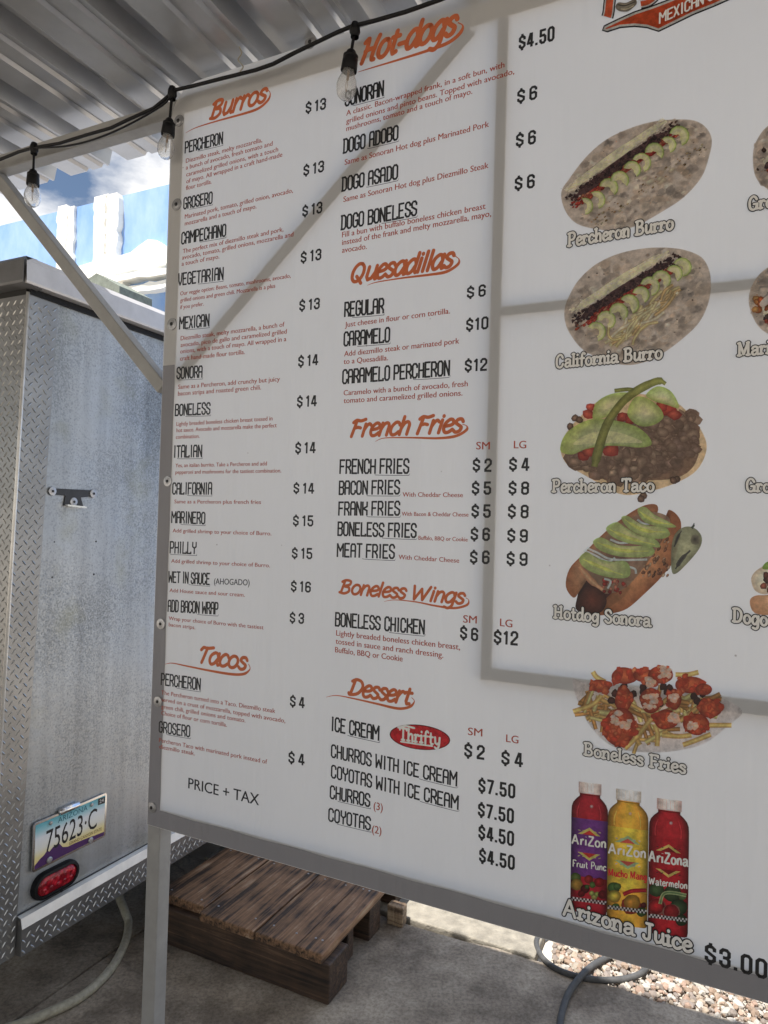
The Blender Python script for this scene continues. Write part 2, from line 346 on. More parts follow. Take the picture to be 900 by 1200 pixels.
# slab with a slightly ragged far edge
def slab():
    bs = [-9.0, -6, -4, -3, -2.128] + [0]*0; V = []; F = []
    def strip(b0, b1, k):
        edge = [(b0+(b1-b0)*i/k) for i in range(k+1)]
        base = len(V)
        for e_ in edge:
            nn = SLAB_N + 0.012*math.sin(e_*7.3) + 0.008*math.sin(e_*23+1)
            V.extend([W(e_, -5.0, 0), W(e_, nn, 0), W(e_, nn+.004, -.06), W(e_, -5, -.06)])
        for i in range(k):
            a = base+i*4; c = a+4
            F.extend([(a, c, c+1, a+1), (a+1, c+1, c+2, a+2)])
        F.extend([(base, base+1, base+2, base+3), (base+k*4+3, base+k*4+2, base+k*4+1, base+k*4)])
    strip(-2.118, 9, 90)
    o = mesh_obj('concrete_pavement', V, F, M['concrete']); tag(o, kind='structure')
    V.clear(); F.clear(); strip(-9, -2.13, 20)
    o = mesh_obj('concrete_pavement', V, F, M['concrete']); tag(o, kind='structure')
slab()
# gravel: base sheet and pebbles
gb = mesh_obj('gravel_bed', [W(-7, 2.7, -.03), W(9, 2.7, -.03), W(9, 5.5, -.03), W(-7, 5.5, -.03)], [(0, 1, 2, 3)], M['earth']); tag(gb, kind='structure')
def gravel():
    ico = bmesh.new(); bmesh.ops.create_icosphere(ico, subdivisions=1, radius=1.0)
    bv = np.array([v.co[:] for v in ico.verts]); bf = np.array([[v.index for v in f.verts] for f in ico.faces]); ico.free()
    bv2 = None
    rs = np.random.RandomState(3); VV = []; FF = []; CC = []; k = 0
    pal = np.array([(.62, .50, .38), (.70, .60, .48), (.50, .36, .26), (.74, .68, .60), (.40, .33, .28), (.58, .40, .30), (.78, .72, .62)])
    def put(b, n, s, z):
        nonlocal k
        sc = s*rs.uniform(.7, 1.25, 3)*np.array([1, 1, .72]); v = bv*(1+rs.uniform(-.17, .17, (len(bv), 1)))*sc
        a = rs.uniform(0, 6.28); c, si = math.cos(a), math.sin(a); t = rs.uniform(-.6, .6)
        v = v@np.array([[1, 0, 0], [0, math.cos(t), -math.sin(t)], [0, math.sin(t), math.cos(t)]])
        v = v@np.array([[c, -si, 0], [si, c, 0], [0, 0, 1]])
        p = W(b, n, z); v = v+np.array([p.x, p.y, p.z]); VV.append(v); FF.append(bf+k*len(bv)); k += 1
        CC.append(np.repeat([pal[rs.randint(len(pal))]*rs.uniform(.75, 1.1)], len(bf)*3, 0))
    for layer in range(2):
        for i in range(84):
            for j in range(84):
                b = -0.60 + i*.0205 + rs.uniform(-.014, .014); n = 2.80 + j*.0165 + rs.uniform(-.012, .012)
                if b > -0.55 or n > 3.1: put(b, n, rs.choice([.006, .008, .010, .013, .017])*rs.uniform(.85, 1.15), -.024 + layer*.014 + rs.uniform(-.004, .006))
    for i in range(1500):   # sparser stones farther off
        put(rs.uniform(-3.5, 3.5), rs.uniform(4.1, 5.4), rs.uniform(.012, .03), -.02)
    V = np.vstack(VV); Fc = np.vstack(FF); me = bpy.data.meshes.new('gravel'); me.from_pydata(V.tolist(), [], Fc.tolist())
    ca = me.color_attributes.new('Ink', 'FLOAT_COLOR', 'CORNER'); c4 = np.ones((len(Fc)*3, 4)); c4[:, :3] = np.vstack(CC); ca.data.foreach_set('color', c4.ravel())
    mt, nt, p = newmat('pebble'); at = N(nt, 'ShaderNodeVertexColor', layer_name='Ink'); p.inputs['Roughness'].default_value = .8
    tcn = N(nt, 'ShaderNodeTexCoord'); nn_ = N(nt, 'ShaderNodeTexNoise', Scale=160.0, Detail=4.0); nt.links.new(tcn.outputs['Object'], nn_.inputs[0])
    bu = N(nt, 'ShaderNodeBump', Strength=.5, Distance=.003); nt.links.new(nn_.outputs[0], bu.inputs['Height']); nt.links.new(bu.outputs[0], p.inputs['Normal'])
    vm = N(nt, 'ShaderNodeVectorMath', operation='SCALE'); vm.inputs['Scale'].default_value = .55; nt.links.new(at.outputs[0], vm.inputs[0]); nt.links.new(vm.outputs[0], p.inputs['Base Color'])
    me.materials.append(mt); o = bpy.data.objects.new('gravel', me); COL.objects.link(o)
    tag(o, 'sunlit tan and pinkish gravel beyond the edge of the concrete', 'gravel', kind='stuff')
gravel()
kb = thing('kerb_block', W(-1.2, 2.9, 0), 'pale rough concrete kerb block between the pallet and the gravel', 'kerb')
o = box('block', -2.3, -.60, 2.80, 2.995, -.045, .012, M['kerb'], kb, .006)

# ------------------------------------------------------------------ blue and white building beyond
def building():
    NB = 6.5
    t = thing('painted_building', W(-5.0, NB, 0), 'sunlit blue wall with white pilasters and ledge beyond the trailer', 'building')
    def q(x, y, nn=NB):
        P = hit(x, y, NV, nn); return P.dot(BV), P.z
    ztop = q(100, 240)[1]
    V, F = box_vf(-13, 3.0, NB, NB+.25, 0, ztop); part('wall', V, F, M['mural_blue'], t)
    def slabp(name, x0, x1, y0, y1, proud, mat, thick=.0):
        b0, _ = q(x0, y0); b1, _ = q(x1, y1); z1 = q((x0+x1)/2, y0)[1]; z0 = q((x0+x1)/2, y1)[1]
        r_ = random.Random(int(x0*3+y0)); K = 16; vert = (z1-z0) > abs(b1-b0); j = .022; V = []; F = []
        for i in range(K+1):
            u = i/K
            if vert: pr = [(b0+r_.uniform(-j, j), z0+(z1-z0)*u), (b1+r_.uniform(-j, j), z0+(z1-z0)*u)]
            else: pr = [(b0+(b1-b0)*u, z1+r_.uniform(-j, j)), (b0+(b1-b0)*u, z0+r_.uniform(-j, j))]
            for (bb, zz) in pr: V += [W(bb, NB-proud, zz), W(bb, NB+.001, zz)]
        for i in range(K):
            a = 4*i; c = a+4; F += [(a, a+2, c+2, c), (a, c, c+1, a+1), (a+2, a+3, c+3, c+2)]
        F += [(0, 1, 3, 2), (4*K, 4*K+2, 4*K+3, 4*K+1)]
        return part(name, V, F, mat, t)
    slabp('pilaster', 71, 79, 243, 330, .05, M['mural_white']); slabp('pilaster', 80.5, 87, 244, 330, .04, M['mural_white'])
    slabp('pilaster', 117, 129, 233, 330, .09, M['mural_white']); slabp('pilaster', 130, 141, 231, 330, .09, M['mural_white'])
    # ledge with an uneven stepped top, as in the photograph
    lb, lz = q(88, 319); rb, rz = q(330, 262)
    zA = q(150, 305)[1]; zB = q(150, 322)[1]
    pts = [q(90, 318), q(118, 309), q(140, 305), q(160, 299), q(170, 291), q(180, 284), q(190, 285), q(200, 292), q(260, 284)]
    low = [(b_, zB + .02*math.sin(b_*9)) for b_, _ in pts]
    V = []; F = []
    for (b_, z_), (bl, zl) in zip(pts, low): V += [W(b_, NB-.1, max(z_, zl+.05)), W(bl, NB-.1, zl), W(b_, NB, max(z_, zl+.05)), W(bl, NB, zl)]
    for i in range(len(pts)-1):
        a = i*4; c = a+4; F += [(a, a+1, c+1, c), (a, c, c+2, a+2), (a+1, a+3, c+3, c+1)]
    part('ledge', V, F, M['mural_white'], t)
    slabp('ledge', 60, 215, 329, 336, .16, M['mural_white'])
    slabp('window_frame', 139, 151, 332, 380, .12, M['mural_white'])
    slabp('window_frame', 141, 260, 331, 341, .12, M['mural_white'])
    # small lean-to roof in front of the wall
    b0, z0 = q(96, 335, 5.6); b1, z1 = q(139, 322, 5.6)
    P = [hit(*p_, NV, 5.6) for p_ in ((92, 335), (113, 320), (140, 335), (140, 352), (96, 352))]
    V = P + [p_+NV*.5 for p_ in P]; F = [(0, 1, 2, 3, 4), (9, 8, 7, 6, 5)] + [(i, (i+1) % 5+0, (i+1) % 5+5, i+5) for i in range(5)]
    part('lean_to_roof', V, F, M['shingle'], t)
building()

# ================================================================== CANOPY (roof, beam, posts, braces)
canopy = thing('metal_canopy', W(-1.33, D+.03, 0), 'corrugated metal canopy with white steel posts, beam and braces behind the menu', 'canopy')
ZR = 2.935
def roof_panel(b0, ribs, pitch=.268):
    prof = []
    for i in range(ribs):
        o_ = b0 + i*pitch
        prof += [(o_, 0), (o_+.072, 0), (o_+.080, .009), (o_+.092, .009), (o_+.100, 0), (o_+.142, 0), (o_+.150, .009), (o_+.162, .009), (o_+.170, 0), (o_+.178, 0), (o_+.190, .048), (o_+.250, .048), (o_+.262, 0)]
    prof.append((b0+ribs*pitch-.0004, 0))
    V = []; F = []; ns = [-5.0, 1.648]  # rear stretch added out of view to cut ambient light under the roof
    for n_ in ns:
        for (x, z) in prof: V.append(W(x, n_, ZR+z - .0*(n_)))
    k = len(prof)
    for i in range(k-1): F.append((i, i+1, k+i+1, k+i))
    o = part('roof_panel', V, F, M['roof_steel'], canopy)
    md = o.modifiers.new('t', 'SOLIDIFY'); md.thickness = .0012; md.offset = 1
start = -1.277 - .221 - .268*15
for k in range(13):
    roof_panel(start + k*.268*3 - .002*0, 3)
for n_ in (0.1, -1.5, -3.1, -4.7):
    V, F = box_vf(-4.9, 5.0, n_-.025, n_+.025, ZR-.055, ZR-.004); part('purlin', V, F, M['grey_tube'], canopy)
V, F = box_vf(-4.9, 5.0, D+.0002, D+.045, 2.842, 2.890); o = part('beam', V, F, M['grey_tube'], canopy); bevel_obj(o, .003)
for bb in (-.5, 1.2, 2.6):   # stubs that carry the sheet on the beam
    V, F = box_vf(bb, bb+.03, D+.01, D+.045, 2.891, ZR-.001); part('bracket', V, F, M['grey_tube'], canopy)
G0 = D+.0002
def post(b_, w=.044, n0=G0, z1=2.841):
    V, F = box_vf(b_, b_+w, n0, n0+w, .0, z1); o = part('post', V, F, M['grey_tube'], canopy); bevel_obj(o, .003)
    V, F = box_vf(b_-.03, b_+w+.03, n0-.03, n0+w+.03, .0005, .006); part('base_plate', V, F, M['grey_tube'], canopy)
post(-1.345)
post(2.15)
for (b_, n_) in ((-4.8, -4.7), (4.8, -4.7), (4.8, 1.4)): post(b_, n0=n_, z1=ZR-.002)
def brace(p0, p1, name='brace', w=.036, nn=None, th=.036, mat='grey_tube'):
    nn = nn or (G0+th/2)
    P = W(p0[0], nn, p0[1]); Q = W(p1[0], nn, p1[1]); V, F = bar_vf(P, Q, NV, w, th); o = part(name, V, F, M[mat], canopy); bevel_obj(o, .003)
brace((-1.352, 2.10), (-2.10, 2.84))
brace((-1.298, 2.12), (-.49, 2.838), w=.034, th=.03, mat='dark_tube')
# inner frame bars that touch the back of the vinyl
V, F = box_vf(-.431, -.405, G0, G0+.026, 1.424, 2.840); o = part('frame_bar', V, F, M['dark_tube'], canopy); bevel_obj(o, .003)
V, F = box_vf(-.404, 2.149, G0, G0+.024, 2.195, 2.218); o = part('frame_bar', V, F, M['dark_tube'], canopy); bevel_obj(o, .003)
V, F = box_vf(-.404, 2.149, G0, G0+.026, 1.424, 1.453); o = part('frame_bar', V, F, M['dark_tube'], canopy); bevel_obj(o, .003)
V, F = box_vf(-1.300, 2.149, G0, G0+.046, .925, .972); o = part('frame_bar', V, F, M['dark_tube'], canopy); bevel_obj(o, .003)

# ================================================================== BANNER
banner = thing('menu_banner', W(-1.34, D, .92), 'large white vinyl food menu banner with orange headings stretched on the frame', 'banner')
B0, B1, Z0B, Z1B = -1.347, 2.2, .921, 2.922
def disp(b_, z_):
    d = .0022*math.sin(b_*7.1+z_*2.3) + .0016*math.sin(z_*5.7-b_*3.1+1) + .0010*math.sin(b_*15+z_*9)
    e_ = min(1.0, max(0, (b_-B0)/.25)); f_ = min(1, max(0, (z_-Z0B)/.2)); g_ = min(1, max(0, (Z1B-z_)/.2))
    return (d*.03+.0002)*e_*f_*g_ + .0001      # always stands off the frame
def SB(b_, z_, off=0.0): return W(b_, D - disp(b_, z_) - off, z_)
def sheet():
    nb, nz_ = 220, 130; V = []; F = []
    for j in range(nz_+1):
        for i in range(nb+1):
            b_ = B0+(B1-B0)*i/nb; z_ = Z0B+(Z1B-Z0B)*j/nz_
            # rounded, slightly pulled-in corner top left
            if i < 8 and j > nz_-8:
                r = .09; cx, cz = B0+r, Z1B-r
                dx, dz = min(0, b_-cx), max(0, z_-cz); L = math.hypot(dx, dz)
                if L > r: b_ = cx+dx*r/L; z_ = cz+dz*r/L
            V.append(SB(b_, z_))
    for j in range(nz_):
        for i in range(nb):
            a = j*(nb+1)+i; F.append((a, a+1, a+nb+2, a+nb+1))
    o = part('sheet', V, F, M['vinyl'], banner, smooth=True)
sheet()
# bottom and left hem strips, with shade of the tubes behind painted in
def hem_shade(pts_lo, pts_hi):
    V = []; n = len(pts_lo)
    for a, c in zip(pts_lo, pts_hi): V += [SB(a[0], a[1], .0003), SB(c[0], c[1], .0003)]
    part('hem_shade', V, [(2*i, 2*i+2, 2*i+3, 2*i+1) for i in range(n-1)], M['hem_shade'], banner)
hem_shade([(B0+.001+(B1-B0-.002)*i/120, Z0B+.001) for i in range(121)], [(B0+.001+(B1-B0-.002)*i/120, .966+.0012*math.sin(i*.9)) for i in range(121)])
hem_shade([(B0+.001, .967+(2.16-.967)*i/60) for i in range(61)][::-1], [(B0+.043+.001*math.sin(i*.7), .967+(2.16-.967)*i/60) for i in range(61)][::-1])

def mat_key(k): return M[k]
def ribbon(pts, w, taper=None, round_cap=True, closed=False):
    """flat mitred stroke through 2D points -> verts, faces"""
    P = [Vector(p) for p in pts]; Q = [P[0]]
    for p in P[1:]:
        if (p-Q[-1]).length > 1e-6: Q.append(p)
    P = Q; n = len(P)
    if n < 2: return [], []
    V = []; F = []
    for i in range(n):
        if closed: a, c = P[(i-1) % n], P[(i+1) % n]
        else: a, c = P[max(i-1, 0)], P[min(i+1, n-1)]
        d1 = (P[i]-a).normalized() if (P[i]-a).length > 1e-9 else (c-P[i]).normalized()
        d2 = (c-P[i]).normalized() if (c-P[i]).length > 1e-9 else d1
        t = (d1+d2); t = t.normalized() if t.length > 1e-6 else d1
        nr = Vector((-t.y, t.x)); cs = max(.5, nr.dot(Vector((-d1.y, d1.x))))
        hw = w/2*(taper[min(i, len(taper)-1)] if taper else 1.0)/cs
        V += [P[i]+nr*hw, P[i]-nr*hw]
    for i in range(n if closed else n-1):
        j = (i+1) % n; F.append((2*i, 2*i+1, 2*j+1, 2*j))
    if round_cap and not closed:
        for (idx, q) in ((0, 1), (n-1, n-2)):
            d = (P[idx]-P[q]).normalized(); hw = (V[2*idx]-V[2*idx+1]).length/2; a0 = math.atan2(d.y, d.x)
            base = len(V); K = 5
            for k in range(K+1):
                an = a0 - math.pi/2 + math.pi*k/K; V.append(P[idx] + Vector((math.cos(an), math.sin(an)))*hw)
            F.append(tuple(range(base, base+K+1)))
    elif not closed:
        pass
    return V, F
def lift(V2, off): return [SB(v.x, v.y, off) for v in V2]

# --- stroke alphabets -------------------------------------------------
TALL = {
'A': [[(0,0),(0,.86),(.2,1),(.8,1),(1,.86),(1,0)], [(0,.48),(1,.48)]],
'B': [[(0,.53),(.75,.53),(1,.64),(1,.88),(.75,1),(0,1),(0,0),(.75,0),(1,.12),(1,.42),(.75,.53)]],
'C': [[(1,.74),(1,.87),(.72,1),(.28,1),(0,.87),(0,.13),(.28,0),(.72,0),(1,.13),(1,.28)]],
'D': [[(-.08,0),(.65,0),(1,.14),(1,.86),(.65,1),(-.08,1)], [(.08,0),(.08,1)]],
'E': [[(1,1),(0,1),(0,0),(1,0)], [(0,.52),(.8,.52)]],
'F': [[(1,1),(0,1),(0,0)], [(0,.52),(.8,.52)]],
'G': [[(1,.74),(1,.87),(.72,1),(.28,1),(0,.87),(0,.13),(.28,0),(.72,0),(1,.13),(1,.46),(.55,.46)]],
'H': [[(0,0),(0,1)], [(1,0),(1,1)], [(0,.5),(1,.5)]],
'I': [[(.5,0),(.5,1)], [(.3,1),(.5,1)]],
'K': [[(0,0),(0,1)], [(1,1),(1,.66),(.1,.5),(1,.34),(1,0)]],
'L': [[(0,1),(0,0),(1,0),(1,.12)]],
'M': [[(0,0),(0,1),(.5,.45),(1,1),(1,0)]],
'N': [[(0,0),(0,1),(1,0),(1,1)]],
'O': [[(.28,0),(0,.13),(0,.87),(.28,1),(.72,1),(1,.87),(1,.13),(.72,0),(.28,0)]],
'P': [[(0,0),(0,1),(.75,1),(1,.87),(1,.56),(.75,.44),(0,.44)]],
'R': [[(0,0),(0,1),(.75,1),(1,.87),(1,.6),(.75,.48),(0,.48)], [(.45,.48),(1,.2),(1,0)]],
'S': [[(1,.76),(1,.87),(.72,1),(.28,1),(0,.87),(0,.62),(1,.38),(1,.13),(.72,0),(.28,0),(0,.13),(0,.25)]],
'T': [[(-.05,1),(1.05,1)], [(.5,1),(.5,0)]],
'U': [[(0,1),(0,.13),(.28,0),(.72,0),(1,.13),(1,1)]],
'V': [[(0,1),(.1,.35),(.5,0),(.9,.35),(1,1)]],
'W': [[(0,1),(.1,0),(.5,.6),(.9,0),(1,1)]],
'X': [[(0,1),(1,0)], [(0,0),(1,1)]],
'0': [[(.28,0),(0,.13),(0,.87),(.28,1),(.72,1),(1,.87),(1,.13),(.72,0),(.28,0)]],
'1': [[(0,.84),(.75,1),(.75,0)]],
'2': [[(0,.72),(0,.87),(.28,1),(.72,1),(1,.87),(1,.62),(0,.12),(0,0),(1,0)]],
'3': [[(0,.76),(0,.87),(.28,1),(.72,1),(1,.87),(1,.64),(.75,.52),(.4,.52)], [(.75,.52),(1,.4),(1,.13),(.72,0),(.28,0),(0,.13),(0,.25)]],
'4': [[(1.1,.24),(0,.24),(.55,1)], [(.78,1),(.78,0)]],
'5': [[(.95,1),(.05,1),(.02,.56),(.7,.6),(1,.46),(1,.13),(.72,0),(.28,0),(0,.13),(0,.24)]],
'6': [[(1,.78),(1,.87),(.72,1),(.28,1),(0,.87),(0,.13),(.28,0),(.72,0),(1,.13),(1,.44),(.72,.56),(0,.5)]],
'7': [[(0,1),(1,1),(.35,0)]],
'8': [[(.25,.53),(0,.64),(0,.88),(.28,1),(.72,1),(1,.88),(1,.64),(.75,.53),(.25,.53),(0,.42),(0,.12),(.28,0),(.72,0),(1,.12),(1,.42),(.75,.53)]],
'9': [[(0,.22),(0,.13),(.28,0),(.72,0),(1,.13),(1,.87),(.72,1),(.28,1),(0,.87),(0,.56),(.28,.44),(1,.5)]],
'$': [[(1,.74),(1,.84),(.72,.94),(.28,.94),(0,.84),(0,.63),(1,.37),(1,.16),(.72,.06),(.28,.06),(0,.16),(0,.26)], [(.5,1.1),(.5,.94)], [(.5,.06),(.5,-.1)]],
'.': [[(.5,.0),(.5,.06)]],
'Y': [[(0,1),(0,.62),(.5,.48),(1,.62),(1,1)], [(.5,.48),(.5,0)]],
}
O_ = lambda cx, cy, rx, ry: [(cx+rx*math.cos(a), cy+ry*math.sin(a)) for a in [2*math.pi*i/10+1.2 for i in range(11)]]
SOFT = {  # kind v = stem (takes serifs on the slab face), l = straight, c = smooth
'a': (.56, [('c', [(.42,.42),(.34,.58),(.2,.6),(.05,.44),(.03,.2),(.14,.01),(.3,.06),(.42,.3)]), ('l', [(.44,.6),(.43,.12),(.5,.0),(.58,.03)])]),
'b': (.54, [('v', [(.06,1),(.06,0)]), ('c', [(.06,.4),(.16,.57),(.3,.6),(.44,.44),(.44,.16),(.3,0),(.14,.03),(.06,.12)])]),
'c': (.46, [('c', [(.4,.46),(.32,.58),(.18,.6),(.04,.42),(.03,.18),(.14,.01),(.3,.02),(.42,.14)])]),
'd': (.56, [('c', [(.42,.42),(.34,.58),(.2,.6),(.05,.44),(.03,.2),(.14,.01),(.3,.06),(.42,.3)]), ('l', [(.44,1),(.43,.12),(.5,0),(.58,.03)])]),
'e': (.46, [('c', [(.05,.3),(.3,.34),(.4,.44),(.32,.59),(.18,.6),(.04,.42),(.03,.18),(.14,.01),(.3,.02),(.43,.14)])]),
'f': (.38, [('c', [(.36,.9),(.26,1),(.15,.86),(.13,.5),(.13,.2)]), ('l', [(.13,.25),(.13,0)]), ('l', [(0,.58),(.3,.58)])]),
'g': (.56, [('c', [(.42,.42),(.34,.58),(.2,.6),(.05,.44),(.03,.2),(.14,.02),(.3,.06),(.42,.3)]), ('c', [(.45,.6),(.44,.1),(.42,-.18),(.28,-.32),(.08,-.26)])]),
'h': (.54, [('v', [(.06,1),(.06,0)]), ('c', [(.06,.3),(.16,.54),(.3,.6),(.4,.48),(.41,.3)]), ('l', [(.41,.35),(.41,0)])]),
'i': (.24, [('v', [(.08,.6),(.08,0)]), ('l', [(.09,.86),(.09,.90)])]),
'l': (.24, [('v', [(.08,1),(.08,0)])]),
'm': (.86, [('v', [(.06,.6),(.06,0)]), ('c', [(.06,.3),(.14,.54),(.26,.6),(.36,.46),(.37,.3)]), ('l', [(.37,.35),(.37,0)]), ('c', [(.38,.3),(.46,.54),(.58,.6),(.69,.46),(.7,.3)]), ('l', [(.7,.35),(.7,0)])]),
'n': (.54, [('v', [(.06,.6),(.06,0)]), ('c', [(.06,.3),(.16,.54),(.3,.6),(.4,.48),(.41,.3)]), ('l', [(.41,.35),(.41,0)])]),
'o': (.54, [('c', O_(.24, .3, .22, .3))]),
'r': (.42, [('v', [(.07,.6),(.07,0)]), ('c', [(.07,.3),(.16,.52),(.26,.6),(.36,.52)])]),
's': (.42, [('c', [(.36,.48),(.26,.6),(.1,.58),(.06,.44),(.2,.33),(.35,.22),(.32,.05),(.16,0),(.03,.1)])]),
't': (.38, [('l', [(.13,.86),(.13,.14),(.2,0),(.32,.04)]), ('l', [(0,.58),(.3,.58)])]),
'u': (.56, [('l', [(.05,.6),(.05,.16),(.14,.01),(.3,.06),(.42,.3)]), ('l', [(.43,.6),(.43,.1),(.5,0),(.58,.04)])]),
'y': (.5, [('l', [(.04,.6),(.08,.15),(.22,.06),(.4,.2)]), ('c', [(.43,.6),(.4,.1),(.34,-.16),(.2,-.28),(.03,-.2)])]),
'z': (.46, [('l', [(.03,.58),(.38,.58),(.03,.02),(.4,.02)])]),
'-': (.34, [('l', [(.02,.32),(.26,.32)])]),
'+': (.5, [('l', [(.02,.4),(.4,.4)]), ('l', [(.21,.2),(.21,.6)])]),
' ': (.3, []),
'A': (.8, [('l', [(.02,0),(.34,1),(.66,0)]), ('l', [(.16,.34),(.52,.34)])]),
'B': (.7, [('v', [(.12,1),(.12,0)]), ('c', [(.1,.98),(.38,1),(.52,.82),(.42,.6),(.16,.54)]), ('c', [(.16,.54),(.46,.5),(.58,.28),(.46,.05),(.1,.01)])]),
'C': (.66, [('c', [(.54,.76),(.44,.95),(.28,1),(.1,.82),(.04,.5),(.1,.14),(.3,0),(.48,.08),(.56,.26)])]),
'D': (.76, [('v', [(.12,1),(.12,0)]), ('c', [(.1,.99),(.38,.98),(.6,.76),(.62,.42),(.46,.08),(.1,.01)])]),
'F': (.62, [('v', [(.12,1),(.12,0)]), ('l', [(.1,.98),(.55,.98),(.55,.86)]), ('l', [(.12,.52),(.42,.52)])]),
'G': (.7, [('c', [(.56,.76),(.44,.95),(.28,1),(.1,.82),(.04,.5),(.1,.14),(.3,0),(.5,.08),(.56,.3)]), ('l', [(.36,.42),(.6,.42),(.58,.04)])]),
'H': (.78, [('v', [(.1,1),(.1,0)]), ('v', [(.58,1),(.58,0)]), ('l', [(.1,.5),(.58,.5)])]),
'J': (.56, [('l', [(.36,.94),(.36,.3)]), ('c', [(.36,.35),(.34,.1),(.2,0),(.06,.1),(.06,.24)]), ('l', [(.2,.97),(.5,.97)])]),
'M': (.96, [('v', [(.1,1),(.1,0)]), ('l', [(.1,1),(.42,.1),(.74,1)]), ('v', [(.76,1),(.76,0)])]),
'P': (.66, [('v', [(.12,1),(.12,0)]), ('c', [(.1,.98),(.4,1),(.56,.78),(.44,.5),(.14,.46)])]),
'Q': (.8, [('c', O_(.32, .5, .28, .49)), ('c', [(.3,.3),(.46,.1),(.62,-.12)])]),
'S': (.6, [('c', [(.48,.8),(.34,1),(.12,.94),(.07,.72),(.26,.54),(.48,.36),(.46,.1),(.24,-.01),(.04,.16)])]),
'T': (.66, [('v', [(.32,1),(.32,0)]), ('l', [(.02,.84),(.03,.98),(.61,.98),(.62,.84)])]),
'Z': (.66, [('l', [(.04,.96),(.56,.96),(.02,.03),(.6,.03)])]),
'W': (1.0, [('l', [(.02,.98),(.2,.02),(.44,.8),(.62,.02),(.86,.98)])]),
}
SLAB_A = (.56, [('c', [(.05,.47),(.12,.58),(.26,.61),(.4,.54),(.42,.38)]), ('l', [(.42,.42),(.42,.1),(.48,.02),(.56,.03)]), ('c', [(.42,.34),(.24,.33),(.07,.25),(.05,.1),(.16,.0),(.3,.04),(.42,.17)])])
SCRIPT_EXTRA = {  # casual brush forms of capitals
'F': (.6, [('l', [(.16,.96),(.1,0)]), ('c', [(.0,.84),(.14,.97),(.36,.92),(.58,1.0)]), ('c', [(.14,.5),(.3,.54),(.44,.5)])]),
'T': (.56, [('l', [(.3,.95),(.2,0)]), ('c', [(.0,.78),(.1,.95),(.3,.93),(.6,1.02)])]),
'D': (.72, [('l', [(.14,.96),(.1,.02)]), ('c', [(.0,.86),(.2,1),(.48,.9),(.62,.55),(.46,.14),(.1,0),(.0,.1)])]),
'B': (.68, [('l', [(.14,.92),(.1,.04)]), ('c', [(.0,.86),(.2,1),(.46,.94),(.46,.68),(.2,.54),(.46,.46),(.52,.18),(.3,0),(.02,.06)])]),
'H': (.74, [('c', [(.0,.86),(.14,.98),(.16,.6),(.1,0)]), ('c', [(.6,1),(.52,.6),(.5,.1),(.62,.02)]), ('c', [(.12,.48),(.3,.52),(.52,.5)])]),
}
def stroke_mesh(strokes, tf, w, off, round_cap, ext=0.0, taper=False):
    """strokes: list of point lists in glyph units already placed; tf maps to (b,z)"""
    V3 = []; F = []; pieces = []
    for s in strokes:
        q = [Vector(tf(*p)) for p in s]; cur = [q[0]]
        for a in range(1, len(q)):
            cur.append(q[a])
            if a < len(q)-1 and (q[a]-q[a-1]).length > 1e-6 and (q[a+1]-q[a]).length > 1e-6:
                if (q[a]-q[a-1]).normalized().dot((q[a+1]-q[a]).normalized()) < .25: pieces.append(cur); cur = [q[a]]
        pieces.append(cur)
    for i, s in enumerate(pieces):
        pts = [p.copy() for p in s]
        if ext and len(pts) > 1:
            d = (pts[0]-pts[1]).normalized(); pts[0] = pts[0]+d*ext
            d = (pts[-1]-pts[-2]).normalized(); pts[-1] = pts[-1]+d*ext
        v, f = ribbon(pts, w, round_cap=round_cap)
        k = len(V3); V3 += lift(v, off + (i % 7)*1.5e-5); F += [tuple(a+k for a in q) for q in f]
    return V3, F
def placed(x0, y0, x1, y1, h):
    P0 = Vector(on_ban(x0, y0)); P1 = Vector(on_ban(x1, y1)); top = Vector(on_ban(x0, y0-h)); return P0, P1, (top-P0).length

def tall_text(txt, P0, P1, hh, w=.142, under=None, name='dish_name', mat='black_ink', gap=.15, sp=.26, gw=.34):
    x = 0; st = []
    for ch in txt:
        if ch == ' ': x += sp; continue
        cw = gw*(1.35 if ch in 'MW' else (.5 if ch in 'I1' else (.12 if ch == '.' else 1)))
        jx = random.uniform(-.008, .008); jy = random.uniform(-.02, .02)
        for s in TALL[ch]: st.append([(x+jx+p[0]*cw, p[1]*(1+jy)) for p in s])
        x += cw+gap
    Wt = x-gap; dv = P1-P0
    tf = lambda gx, gy: (P0.x+dv.x*gx/Wt, P0.y+dv.y*gx/Wt+gy*hh)
    V, F = stroke_mesh(st, tf, w*hh, .0004, False, ext=w*hh*.35)
    if under is not None:   # thin hooked rule under the last letters
        a = Wt*under; u = [(a, -.10), (a+.12*(Wt-a), -.145), (Wt*.96, -.17), (Wt+.06, -.13), (Wt+.11, -.02)]
        up = [p.xy for p in catmull([(q[0], q[1], 0) for q in u], 5)]
        v, f = ribbon([tf(p[0], p[1]) for p in up], .038*hh, taper=[.3]+[1.0]*14+[.5]*8)
        k = len(V); V += lift(v, .0004); F += [tuple(i+k for i in q) for q in f]
    return part(name, V, F, M[mat], banner)

